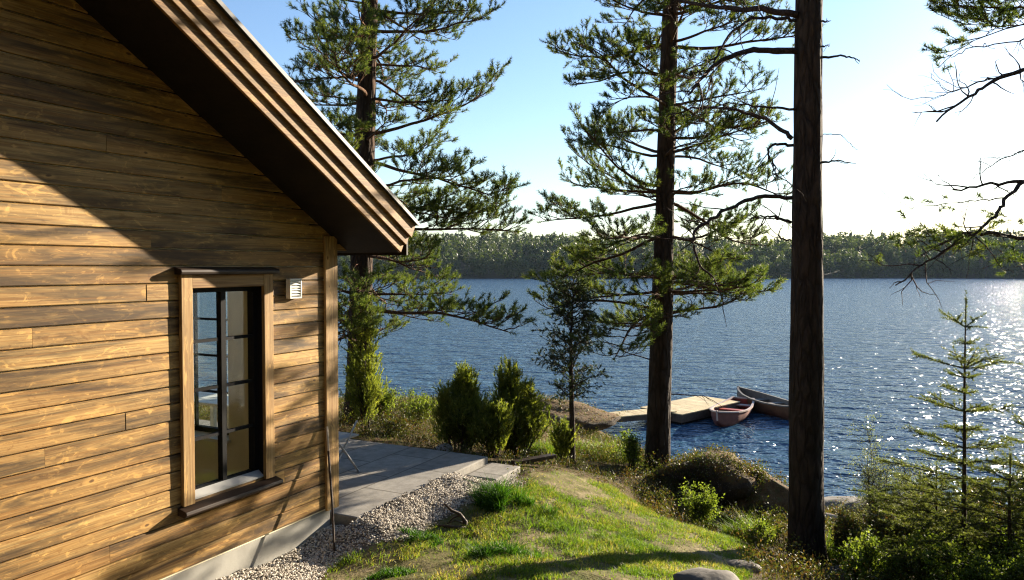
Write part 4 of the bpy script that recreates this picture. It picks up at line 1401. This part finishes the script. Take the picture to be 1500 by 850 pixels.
def young_tree(px, py, Y, H, label):
    """slender stem, airy egg-shaped crown of fine curling twigs"""
    c = at(px, py, Y); c[2] = gz(c[0], c[1])
    root = empty('young_tree', tuple(c), 0, label, 'young tree')
    S = grow(c - [0, 0, 0.08], np.array([-0.01, 0, 1]), H, 14, 0.025, 0.03)
    tr = MB(); tr.tube(S, np.interp(np.linspace(0, 1, 15), [0, 0.06, 0.4, 1], [0.068, 0.052, 0.038, 0.005]), 10, wob=0.06)
    tr.build('trunk', MT['bark_small'], root, tuple(c), smooth=True)
    wood, fol = MB(), Foliage()
    for i in range(74):
        t = 0.36 + 0.62 * (i + rng.random()) / 74
        p, e = along(S, min(t, 0.985))
        a = i * 2.4 + rng.normal() * 0.3
        u = (t - 0.36) / 0.64
        L = 0.58 * np.interp(u, [0, 0.15, 0.4, 0.75, 1], [0.55, 0.9, 1.0, 0.62, 0.22]) * rng.uniform(0.7, 1.1)
        el = rng.uniform(0.15, 0.75)
        d = np.array([math.cos(a) * math.cos(el), math.sin(a) * math.cos(el), math.sin(el)])
        B = grow(p, d, L, 6, 0.16, 0.02)
        wood.tube(B, np.linspace(0.010, 0.003, 7), 4, cap=False)
        for j in range(int(9 + L * 15)):
            q, f = along(B, rng.uniform(0.25, 1.0) * 0.99)
            dd = unit(f + rng.normal(size=3) * 0.8)
            Tt = grow(q, dd, rng.uniform(0.07, 0.2), 3, 0.3, 0.05)
            wood.tube(Tt, [0.004, 0.003, 0.002, 0.002], 3, cap=False)
            for s in (0.5, 0.8, 0.99):
                tp, te = along(Tt, s)
                if rng.random() < 0.45:
                    fol.put(tp, unit(te + rng.normal(size=3) * 0.4))
        fol.put(B[-1], unit(B[-1] - B[-2]))
    wood.build('branches', MT['bark_small'], root, tuple(c))
    mb = MB(); scatter(mb, YOUNG_T, fol.P, fol.D, rng.uniform(0.7, 1.1, len(fol.P)), 3)
    mb.build('crown', MT['sapling'], root, tuple(c))


young_tree(838, 684, 11.3, 2.92, 'slender young tree with airy dark crown before the water')


def spruce(px, pytop, Y, label, width=0.75, tiers=15, sparse=1.0, plan=None):
    top = at(px, pytop, Y)
    z0 = gz(top[0], top[1])
    c = np.array([top[0] + 0.03, top[1], z0])
    H = top[2] - z0
    root = empty('spruce_sapling', tuple(c), 0, label, 'spruce sapling')
    S = grow(c - [0, 0, 0.05], np.array([0, 0, 1.0]), H + 0.05, 14, 0.012, 0.05)
    S[:, :2] += (top[:2] - S[-1, :2])[None] * np.linspace(0, 1, 15)[:, None]
    tr = MB(); tr.tube(S, np.linspace(0.028, 0.004, 15), 7)
    tr.build('trunk', MT['bark_small'], root, tuple(c), smooth=True)
    wood, fol = MB(), Foliage()
    def twig(B, s):
        L = np.linalg.norm(np.diff(B, axis=0), axis=1).sum()
        m = max(2, int(L / 0.055))
        for k in range(m):
            tp, te = along(B, min(0.99, (k + 0.6) / m))
            fol.put(tp - te * 0.03, unit(te + rng.normal(size=3) * 0.12))
    plan = plan or [(0.10 + 0.80 * (1 - (i + 0.7) / tiers), None) for i in range(tiers)]
    for i, (f, Lb) in enumerate(plan):       # height share, top tier first
        p, e = along(S, f)
        Lb = Lb or width * (1 - f) ** 0.8 * 1.0 + 0.10
        k = 5 if i > 1 else 4
        a0 = rng.uniform(0, 6.28)
        for j in range(k):
            if rng.random() > sparse:
                continue
            a = a0 + j * 2 * PI / k + rng.normal() * 0.25
            L = Lb * rng.uniform(0.55, 1.15)
            el = np.interp(f, [0, 0.6, 1], [-0.05, 0.15, 0.5]) + rng.normal() * 0.08
            d = np.array([math.cos(a), math.sin(a), math.tan(el)])
            B = grow(p, d, L, 6, 0.05, 0.015)
            wood.tube(B, np.linspace(0.007, 0.002, 7), 4, cap=False)
            twig(B, 1)
            for q_ in range(int(L * 17)):
                q, g_ = along(B, rng.uniform(0.25, 0.95))
                h = unit(np.cross(g_, [0, 0, 1])) * (1 if q_ % 2 else -1)
                T = grow(q, g_ + h * 0.8 + rng.normal(size=3) * 0.15, L * rng.uniform(0.15, 0.38), 3, 0.08)
                wood.tube(T, [0.003, 0.0025, 0.002, 0.0015], 3, cap=False)
                twig(T, 1)
    for k in range(7):
        tp, te = along(S, 0.90 + 0.1 * k / 7)
        fol.put(tp, unit(te + rng.normal(size=3) * 0.05))
    for k in range(30):
        tp, te = along(S, 0.35 + 0.5 * rng.random())
        fol.put(tp, unit(te * 0.4 + rng.normal(size=3) * 0.8))
    wood.build('branches', MT['bark_small'], root, tuple(c))
    mb = MB(); scatter(mb, SPR_T, fol.P, fol.D, rng.uniform(0.8, 1.2, len(fol.P)), 3)
    mb.build('crown', MT['spruce'], root, tuple(c))


spruce(1415, 436, 7.0, 'tallest spruce sapling with bare leader against the glittering water', 0.95, 17, 0.9, [(0.905, 0.24), (0.85, 0.07), (0.77, 0.42), (0.74, 0.16), (0.69, 0.14), (0.63, 0.42), (0.57, 0.30), (0.51, 0.55), (0.46, 0.40), (0.41, 0.62), (0.36, 0.70), (0.31, 0.60), (0.26, 0.80), (0.21, 0.78), (0.16, 0.9), (0.11, 0.85), (0.07, 0.9)])
spruce(1480, 668, 6.6, 'bushy spruce sapling at the lower right corner', 0.75, 9, 1.0)
spruce(1540, 590, 7.4, 'spruce sapling at the right edge behind the corner one', 0.9, 12, 1.0)


def leafy_shrub(px, py, Y, H, R, n, label, mat='leafy', T=LEAF_T, name='shrub', cat='shrub', scale=1.0, stems=9, upright=0.6, group='leafy shrubs'):
    c = at(px, py, Y); c[2] = gz(c[0], c[1])
    root = empty(name, tuple(c), 0, label, cat, group)
    wood, fol = MB(), Foliage()
    per = max(4, n // stems)
    for i in range(stems):
        a = rng.uniform(0, 6.28)
        lean = rng.uniform(0.1, 1.0) * R / H
        B = grow(c + rng.normal(size=3) * [R * 0.15, R * 0.15, 0], np.array([math.cos(a) * lean, math.sin(a) * lean, 1]), H * rng.uniform(0.65, 1.1), 7, 0.08, 0.02)
        wood.tube(B, np.linspace(0.009, 0.002, 8), 4, cap=False)
        for j in range(per):
            q, e = along(B, rng.uniform(0.2, 0.99))
            T_ = grow(q, e * upright + rng.normal(size=3) * 0.8, rng.uniform(0.06, 0.28) * min(1.4, H), 3, 0.15)
            wood.tube(T_, [0.003, 0.002, 0.002, 0.001], 3, cap=False)
            fol.put(T_[-1], unit(rng.normal(size=3) + [0, 0, 0.6]))
            if rng.random() < 0.6:
                fol.put(T_[1], unit(rng.normal(size=3) + [0, 0, 0.6]))
    wood.build('stems', MT['bark_small'], root, tuple(c))
    mb = MB(); scatter(mb, T, fol.P, fol.D, rng.uniform(0.7, 1.2, len(fol.P)) * scale, 4)
    mb.build('leaves', MT[mat], root, tuple(c))


leafy_shrub(1286, 770, 9.0, 1.45, 0.42, 900, 'thin pale willow bush in front of the shore rocks', 'willow', SMALL_LEAF_T, 'willow_bush', 'bush', 1.0, 9)
leafy_shrub(1256, 815, 8.3, 0.6, 0.4, 600, 'olive shrub right of the near pine, behind the tall grass tuft', 'heath')
leafy_shrub(1340, 760, 9.4, 1.05, 0.5, 700, 'thin pale willow bush between the other willow and the tall sapling', 'willow', SMALL_LEAF_T, 'willow_bush', 'bush', 1.0, 9)
leafy_shrub(1425, 850, 6.2, 0.55, 0.5, 800, 'leafy low shrub nearest the viewer at the bottom right')
leafy_shrub(1500, 790, 7.6, 0.85, 0.5, 700, 'olive shrub at the right edge beside the saplings', 'heath')
spruce(1372, 690, 7.6, 'low bushy spruce sapling just left of the tall sapling', 0.75, 8, 1.0)
leafy_shrub(928, 684, 11.9, 0.50, 0.32, 260, 'light leaved shrub left of the middle pine trunk')
leafy_shrub(1026, 745, 10.1, 0.60, 0.26, 330, 'bright green shrub on the dark bank between the two pines')
leafy_shrub(1010, 700, 11.2, 0.34, 0.30, 150, 'low shrub against the right foot of the middle pine', 'heath')
leafy_shrub(1078, 770, 10.2, 0.30, 0.4, 200, 'brownish shrub on the bank below the mound crest', 'heath')
leafy_shrub(1128, 778, 10.0, 0.28, 0.35, 200, 'brownish shrub beside the near pine trunk', 'heath')
leafy_shrub(965, 735, 10.3, 0.32, 0.36, 200, 'reddish shrub in front of the middle pine foot', 'heath')
leafy_shrub(1112, 800, 8.6, 0.30, 0.20, 150, 'small bright shrub touching the left side of the near pine')
leafy_shrub(560, 612, 11.9, 0.55, 0.35, 260, 'green shrub at the right foot of the pine behind the cabin')
leafy_shrub(615, 628, 12.4, 0.50, 0.5, 280, 'olive shrub on the bank between that pine and the junipers')
leafy_shrub(580, 640, 11.2, 0.25, 0.5, 240, 'low mixed shrub along the far terrace edge', 'heath')
leafy_shrub(1290, 840, 7.2, 0.55, 0.45, 700, 'leafy low shrub at the bottom edge under the willow')
leafy_shrub(1380, 835, 6.9, 0.62, 0.5, 800, 'leafy low shrub at the foot of the tall spruce sapling')
leafy_shrub(1470, 835, 6.6, 0.62, 0.5, 800, 'leafy low shrub in the lower right corner')
leafy_shrub(1330, 790, 8.4, 0.75, 0.55, 700, 'brown green undergrowth shrub behind the saplings', 'heath')
leafy_shrub(1440, 790, 8.2, 0.8, 0.6, 800, 'olive undergrowth shrub behind the tall sapling', 'heath')


# ------------------------------------------------------------------ rocks, roots, logs
def boulder(c, r, label, mat='rock', name='boulder', sq=(1, 1, 0.7), cat='boulder', group=None, seed=1, buried=0.3):
    rs = np.random.default_rng(seed)
    u, v = np.meshgrid(np.linspace(0, 2 * PI, 28, endpoint=False), np.linspace(0.02, PI - 0.02, 18))
    d = np.stack([np.sin(v) * np.cos(u), np.sin(v) * np.sin(u), np.cos(v)], -1)
    ds = 1 + (0.9 if mat == 'mossy' else 0.35) * (fbm(d[..., 0] + seed, d[..., 1] + d[..., 2], 1.4, 4) - 0.5) + 0.35 * (fbm(d[..., 2] + seed * 3, d[..., 1] - d[..., 0], 1.6, 4) - 0.5)
    P = d * ds[..., None] * np.array(sq) * r
    c = np.array([c[0], c[1], gz(c[0], c[1])])
    P = P + c + [0, 0, r * sq[2] * (0.5 - buried)]
    mb = MB()
    nv, nu = u.shape
    i, j = np.meshgrid(np.arange(nv - 1), np.arange(nu), indexing='ij')
    a, b = i * nu + j, i * nu + (j + 1) % nu
    mb.add(P.reshape(-1, 3), np.stack([a, a + nu, b + nu, b], -1).reshape(-1, 4))
    o = mb.build(name, MT[mat], None, tuple(c), smooth=True)
    if mat == 'mossy':                       # heath and moss growing on the upper side
        Q = P.reshape(-1, 3)
        w = rs.integers(0, len(Q), 4500 if r < 1 else 900)
        q = Q[w] + rs.normal(size=(len(w), 3)) * r * 0.07 * np.array([1, 1, 0.3])
        k = (d.reshape(-1, 3)[w][:, 2] > rs.uniform(-0.25, 0.55, len(w))) & (fbm(q[:, 0], q[:, 1] + q[:, 2] * 0.7, 2.2, 3) > 0.50)
        q = q[k]
        m2 = MB()
        scatter(m2, SMALL_LEAF_T, q, rs.normal(size=(len(q), 3)) * 0.5 + [0, 0, 1], rs.uniform(0.9, 2.2, len(q)), 4)
        m2.build('moss', MT['heath'], o, tuple(c))
    return tag(o, label, cat, group)


boulder(gp(1035, 866), 0.26, 'rounded grey boulder in shade at the bottom edge of the lawn', sq=(1, 0.8, 0.45), seed=3)
boulder(gp(650, 662), 0.13, 'pale stone at the terrace edge beside the broad juniper', 'concrete', 'stone', cat='stone', seed=5)
boulder(gp(1088, 835), 0.15, 'flat stone left of the near pine roots', name='stone', cat='stone', sq=(1.2, 0.9, 0.4), seed=7)
boulder(gp(1245, 846), 0.22, 'pale flat stone at the bottom right of the near pine', name='stone', cat='stone', sq=(1.3, 0.9, 0.4), seed=8)
boulder(at(1240, 748, 14.2), 0.75, 'sunlit shore rock at the water right of the near pine', sq=(1.5, 0.8, 0.4), seed=9)
boulder(at(1300, 768, 13.4), 0.6, 'pale low shore rock behind the willow bush', sq=(1.6, 0.8, 0.35), seed=12)

boulder(at(1035, 724, 11.6), 0.70, 'large moss and heath covered rock right of the middle pine', 'mossy', 'mossy_rock', sq=(1.25, 0.85, 0.74), cat='rock', seed=21, buried=0.25)
boulder(at(1118, 742, 11.4), 0.72, 'mossy rock just left of the near pine trunk, lower than its neighbour', 'mossy', 'mossy_rock', sq=(1.1, 0.8, 0.7), cat='rock', seed=25, buried=0.3)
boulder(at(796, 646, 15.4), 1.05, 'low brown rock hump on the shore behind the young tree', 'mossy', 'mossy_rock', sq=(1.35, 0.8, 0.38), cat='rock', seed=31, buried=0.35)

# fallen log on the shore
a_, b_2 = at(1195, 733, 12.2), at(1258, 774, 10.8)
for e in (a_, b_2):
    e[2] = gz(e[0], e[1]) + 0.13
mb = MB(); mb.tube(np.array([a_ + (a_ - b_2) * 0.5, a_, a_ * 0.5 + b_2 * 0.5 + [0, 0, 0.01], b_2]), [0.075, 0.08, 0.085, 0.09], 12, wob=0.04)
tag(mb.build('fallen_log', MT['log'], None, tuple(b_2), smooth=True), 'weathered grey log lying on the shore right of the near pine', 'log')

# dark plank lying in the grass behind the step
a_, b_2 = gp(752, 684), gp(812, 686)
a_[2] += 0.05; b_2[2] = a_[2] - 0.01
mb = MB(); mb.bar(a_, b_2, 0.10, 0.05)
bevel(tag(mb.build('plank', MT['dark_trim'], None, tuple(a_)), 'dark plank lying in the grass between step and young tree', 'plank'), 0.006)

# dead root
c = gp(664, 774)
mb = MB()
for pts, r in (([(0.10, -0.02, 0.0), (0.12, 0.0, 0.06), (0.06, 0.03, 0.13), (-0.02, 0.02, 0.17), (-0.09, 0.0, 0.24)], 0.026),
               ([(0.12, -0.02, 0.01), (0.02, -0.05, 0.03), (-0.12, -0.02, 0.03), (-0.22, 0.02, 0.02)], 0.022),
               ([(0.11, 0, 0.05), (0.02, -0.03, 0.09), (-0.06, -0.05, 0.06)], 0.012), ([(0.06, 0.02, 0.12), (0.0, 0.08, 0.08), (-0.05, 0.13, 0.02)], 0.013),
               ([(0.1, -0.03, 0.01), (0.2, -0.12, 0.015), (0.24, -0.26, 0.01)], 0.012)):
    mb.tube(np.array(pts) + c, np.linspace(r, r * 0.35, len(pts)), 8, wob=0.15)
tag(mb.build('dead_root', MT['driftwood'], None, tuple(c), smooth=True), 'dark twisted dead root on the edge of the gravel', 'root')


# ------------------------------------------------------------------ dock and boats
def build_dock():
    A = np.array([6.45, 28.3])
    ang = math.atan2(0.672, 0.74)
    d = empty('floating_dock', (A[0], A[1], 0), ang, 'pale square planked floating dock on the lake', 'dock')
    mb = MB()
    L, W = 4.1, 2.0
    for i in range(28):
        x0 = i * L / 28
        mb.box(x0 + 0.004, x0 + L / 28 - 0.004, 0, W, 0.40, 0.435)
    mb.build('deck', MT['deck'], d)
    mb = MB()
    mb.box(0.02, L - 0.02, 0.02, 0.07, 0.10, 0.398); mb.box(0.02, L - 0.02, W - 0.07, W - 0.02, 0.10, 0.398)
    mb.box(0.02, 0.07, 0.07, W - 0.07, 0.10, 0.398); mb.box(L - 0.07, L - 0.02, 0.07, W - 0.07, 0.10, 0.398)
    mb.build('frame', MT['deck_dark'], d)
    mb = MB(); mb.box(0.15, L - 0.15, 0.15, W - 0.15, -0.2, 0.30); mb.build('float', MT['black'], d)
    a, b = np.array([3.02, 27.75]), np.array([6.3, 29.2])
    v = b - a
    gw = empty('gangway', (a[0], a[1], 0), math.atan2(v[1], v[0]), 'narrow planked gangway from the shore rock to the dock', 'gangway')
    Lg = np.linalg.norm(v) - 0.15
    mb = MB()
    n = 24
    for i in range(n):
        mb.box(i * Lg / n + 0.004, (i + 1) * Lg / n - 0.004, -0.45, 0.45, 0.44, 0.475)
    mb.build('deck', MT['deck'], gw)
    mb = MB()
    for yy in (-0.42, 0.37):
        mb.box(0.03, Lg - 0.03, yy, yy + 0.05, 0.25, 0.438)
    mb.build('stringer', MT['deck_dark'], gw)


build_dock()


def boat(bow, stern, beam, height, label, outer, inner, rail, transom=0.55, n_thw=3, sheer=0.22):
    """open rowing boat: lofted hull with lining, rail and thwarts; bow at local +X"""
    bow, stern = np.array(bow), np.array(stern)
    v = bow - stern
    L = np.linalg.norm(v)
    root = empty('rowing_boat', (*((bow + stern) / 2), 0), math.atan2(v[1], v[0]), label, 'boat', 'rowing boats at the dock')
    ns, nk = 22, 13

    def sect(shrink):
        V = []
        for i in range(ns):
            s = i / (ns - 1)
            x = -L / 2 + L * s
            w = beam / 2 * np.interp(s, [0, 0.15, 0.35, 0.55, 0.75, 0.9, 1.0], [transom, 0.80, 0.97, 1.0, 0.80, 0.42, 0.03])
            top = height + sheer * max(0, (s - 0.35) / 0.65) ** 2 + 0.08 * max(0, (0.3 - s) / 0.3) ** 2
            keel = -0.10 + 0.42 * max(0, (s - 0.78) / 0.22) ** 2
            w = max(0.004, w - shrink)
            for j in range(nk):
                t = -1 + 2 * j / (nk - 1)
                yy = w * math.copysign(abs(math.sin(t * PI / 2)) ** 0.75, t)
                zz = keel + shrink + (top - keel - shrink) * abs(t) ** 2.0
                V.append((x + (-0.5 * shrink if s == 1 else 0.5 * shrink if s == 0 else 0), yy, zz))
        return np.array(V)
    i, j = np.meshgrid(np.arange(ns - 1), np.arange(nk - 1), indexing='ij')
    a = i * nk + j
    F = np.stack([a, a + 1, a + nk + 1, a + nk], -1).reshape(-1, 4)
    O, I = sect(0.0), sect(0.03)
    mb = MB(); mb.add(O, F)
    mb.F.append((np.array([list(range(nk))]), 0))
    mb.build('hull', outer, root, smooth=True)
    mb = MB(); mb.add(I, F[:, ::-1])
    mb.F.append((np.array([list(range(nk))[::-1]]), 0))
    mb.build('lining', inner, root, smooth=True)
    for e in (0, nk - 1):
        mb = MB()
        R = O[e::nk].copy()
        R[:, 2] += 0.012
        for q in range(ns - 1):
            mb.bar(R[q] - (R[q + 1] - R[q]) * 0.02, R[q + 1] + (R[q + 1] - R[q]) * 0.02, 0.085, 0.055)
        mb.build('gunwale', rail, root)
    mb = MB()
    mb.bar(O[0] + [0, 0, 0.0], O[nk - 1], 0.06, 0.06)
    mb.build('transom_rail', rail, root)
    for q in range(n_thw):
        s = 0.16 + 0.27 * q
        k = int(s * (ns - 1))
        w = abs(I[k * nk][1]) * 0.93
        x = I[k * nk][0]
        mb = MB(); mb.box(x - 0.13, x + 0.13, -w, w, height - 0.12, height - 0.085)
        mb.build('thwart', inner if q % 2 else rail, root)
    mb = MB(); mb.bar(O[(ns - 1) * nk + nk // 2] + [0.015, 0, 0], O[(ns - 1) * nk] + [0.02, 0, 0.06], 0.05, 0.06)
    mb.build('stem_post', rail, root)
    return root


boat((7.62, 27.7), (9.75, 31.5), 1.35, 0.42, 'rowing boat with red interior and white gunwale beside the dock', MT['boat_hull'], MT['boat_red'], MT['boat_white'], 0.62)
boat((9.95, 32.9), (11.25, 29.2), 1.25, 0.50, 'brown and grey rowing boat half hidden behind the near pine trunk', MT['boat_brown'], MT['boat_grey'], MT['boat_grey'], 0.7)


# ------------------------------------------------------------------ far shore
def build_far():
    xs = np.linspace(-700, 900, 161)
    rows = np.array([0, 8, 25, 60, 110, 180, 280])
    def shore(x):
        return 405 + 12 * np.sin(x * 0.011) + 6 * np.sin(x * 0.03 + 1)
    def hz(x, dpt):
        h = 13 + 5 * np.sin(x * 0.006 + 0.6) + 3 * np.sin(x * 0.017 + 2)
        return -1 + h * 0.9 * (1 - np.exp(-dpt / 70.0)) * 1.25
    X, Dp = np.meshgrid(xs, rows)
    mb = MB()
    Yv = shore(X) + Dp
    Z = hz(X, Dp)
    ny, nx = X.shape
    i, j = np.meshgrid(np.arange(ny - 1), np.arange(nx - 1), indexing='ij')
    a = i * nx + j
    mb.add(np.stack([X, Yv, Z], -1), np.stack([a, a + 1, a + nx + 1, a + nx], -1).reshape(-1, 4))
    tag(mb.build('far_hills', plain_mat('forest_floor', (0.030, 0.032, 0.016), 0.95, 0.3, 0.05, bmp=0), smooth=True), kind='structure')

    def far_tree(seed, conifer):
        r = np.random.default_rng(seed)
        n = 190
        t = r.beta(1.1, 1.5, n)
        if conifer:
            rad = 0.19 * (1 - t) * (0.7 + 0.6 * r.random(n)) + 0.01
            zc = 0.08 + 0.92 * t
        else:
            zc = 0.22 + 0.76 * r.random(n)
            rad = 0.31 * np.sqrt(np.clip(1 - ((zc - 0.58) / 0.44) ** 2, 0.02, 1)) * (0.55 + 0.5 * r.random(n))
        a = r.uniform(0, 6.28, n)
        c = np.stack([np.cos(a) * rad, np.sin(a) * rad, zc], -1)
        s = 0.050 if conifer else 0.060
        d1, d2 = unit(r.normal(size=(n, 3))), unit(r.normal(size=(n, 3)))
        v = np.stack([c + d1 * s, c + d2 * s, c - (d1 + d2) * s * 0.8 + (np.array([0, 0, -0.02]))], 1)
        return v.reshape(-1, 3)
    T = [far_tree(s, s < 5) for s in range(10)]
    n = 2900
    x = rng.uniform(-330, 560, n)
    dpt = np.concatenate([rng.uniform(0, 10, 600), rng.uniform(4, 150, n - 600)])
    k = np.abs(x / (shore(x) + dpt) - 0.05) < 0.80
    x, dpt = x[k], dpt[k]
    P = np.stack([x, shore(x) + dpt, hz(x, dpt) - 0.3], -1)
    m = len(x)
    S = rng.uniform(9.5, 16.5, m) * (0.8 + 0.4 * vnoise(x, dpt, 0.03)) * np.interp(dpt, [0, 15], [0.72, 1.0])
    mb = MB()
    con = (vnoise(x, dpt, 0.035, 4) + 0.35 * rng.normal(size=m)) > 0.5
    up = lambda n_: rng.normal(size=(n_, 3)) * 0.02 + [0, 0, 1]
    scatter(mb, T[:5], P[con], up(con.sum()), S[con] * 1.02, 3, 0)
    scatter(mb, T[5:], P[~con], up((~con).sum()), S[~con] * 0.95, 3, 1)
    m2 = leaf_mat('far_birch_leaves', [(0.1, (0.035, 0.052, 0.018)), (0.6, (0.065, 0.085, 0.026)), (1.0, (0.10, 0.115, 0.038))], 0.3, clump=0.07)
    mt = leaf_mat('far_forest_leaves', [(0.1, (0.020, 0.036, 0.016)), (0.5, (0.040, 0.060, 0.022)), (0.8, (0.075, 0.095, 0.030)), (1.0, (0.09, 0.10, 0.035))], 0.25, clump=0.07)
    tag(mb.build('far_forest', [mt, m2]), 'mixed forest covering the far shore of the lake', 'forest', kind='stuff')


build_far()


def build_sky_screen_trees():  # added trees out of view that block sky fill on the shaded gable
    """unseen spruces added to cut sky light on the gable, behind and right of the viewpoint"""
    def tree(seed):
        r = np.random.default_rng(seed)
        n = 420
        t = r.beta(1.0, 1.4, n)
        rad = 0.17 * (1 - t) * (0.5 + 0.7 * r.random(n)) + 0.008
        a = r.uniform(0, 6.28, n)
        c = np.stack([np.cos(a) * rad, np.sin(a) * rad, 0.06 + 0.94 * t], -1)
        d1, d2 = unit(r.normal(size=(n, 3))), unit(r.normal(size=(n, 3)))
        s = 0.036
        return np.stack([c + d1 * s, c + d2 * s, c - (d1 + d2) * s * 0.8], 1).reshape(-1, 3)
    T = [tree(s) for s in range(6)]
    P = []
    while len(P) < 130:
        a, r = math.radians(rng.uniform(66, 265)), rng.uniform(9, 34)
        if a < math.radians(95) and not 10 < r < 20:
            continue
        p = np.array([math.sin(a) * r, math.cos(a) * r])
        if p[0] < 0 and abs(p[1]) < 2:
            continue
        if all(np.hypot(*(p - q[:2])) > 2.0 for q in P):
            P.append(np.array([p[0], p[1], gz(*p) - 0.2]))
    mb = MB()
    P = np.array(P)
    scatter(mb, T, P, rng.normal(size=(len(P), 3)) * 0.02 + [0, 0, 1], rng.uniform(11, 17, len(P)), 3)
    for p in P:
        mb.tube(np.array([p, p + [0, 0, 9]]), [0.16, 0.05], 7, 1)
    tag(mb.build('forest', [MT['spruce'], MT['bark_dark']]), 'unseen spruce forest added behind the viewpoint to hold sky light off the gable', 'forest', kind='stuff')


build_sky_screen_trees()


def build_haze():
    m = bpy.data.materials.new('haze_air')
    m.use_nodes = True
    nt = m.node_tree
    nt.nodes.remove(nt.nodes['Principled BSDF'])
    v = node(nt, 'ShaderNodeVolumePrincipled', Color=(0.62, 0.78, 1.0, 1), Density=0.00006, Anisotropy=0.0)
    nt.links.new(v.outputs[0], nt.nodes['Material Output'].inputs['Volume'])
    mb = MB(); mb.box(-1010, 1010, -90, 720, -6, 48)
    tag(mb.build('haze', m), 'thin haze over the lake', 'haze', kind='stuff')


build_haze()

# ------------------------------------------------------------------ light, sky, camera
world = bpy.data.worlds.new('World')
SC.world = world
world.use_nodes = True
wt = world.node_tree
bg = wt.nodes['Background']
sky = wt.nodes.new('ShaderNodeTexSky')
sky.sky_type = 'NISHITA'
sky.sun_disc = False
sky.sun_elevation = SUN_EL
sky.sun_rotation = SUN_AZ
sky.altitude = 150
sky.air_density = 1.15
sky.dust_density = 0.3
sky.ozone_density = 2.0
tint = mix(wt, 1.0, sky.outputs[0], (0.92, 0.98, 1.14), 'MULTIPLY')   # cool white balance, as in the photograph
wt.links.new(tint, bg.inputs['Color'])
bg.inputs['Strength'].default_value = 0.051

ld = bpy.data.lights.new('sun_lamp', 'SUN')
ld.energy = 4.2
ld.angle = math.radians(0.55)
ld.color = (1.0, 0.86, 0.66)
lo = bpy.data.objects.new('sun_lamp', ld)
COL.objects.link(lo)
lo.rotation_euler = Vector(SUN).to_track_quat('Z', 'Y').to_euler()
lo.location = (20, 20, 30)

cam = bpy.data.cameras.new('camera')
cam.sensor_width = 36
cam.lens = 1100 / 1500 * 36
cam.clip_start, cam.clip_end = 0.05, 6000
co = bpy.data.objects.new('camera', cam)
COL.objects.link(co)
co.location = (0, 0, EYE)
co.rotation_euler = (math.radians(90) - PITCH, 0, 0)
SC.camera = co

SC.view_settings.view_transform = 'Standard'
SC.view_settings.look = 'None'
SC.view_settings.exposure = 2.12
SC.view_settings.gamma = 1.0
SC.view_settings.use_curve_mapping = False
SC.cycles.use_denoising = True
SC.cycles.denoiser = 'OPENIMAGEDENOISE'
SC.cycles.denoising_prefilter = 'NONE'
SC.cycles.filter_width = 1.2
SC.cycles.max_bounces = 8
SC.cycles.transparent_max_bounces = 12
SC.cycles.sample_clamp_indirect = 6
SC.cycles.caustics_reflective = False
SC.cycles.caustics_refractive = False
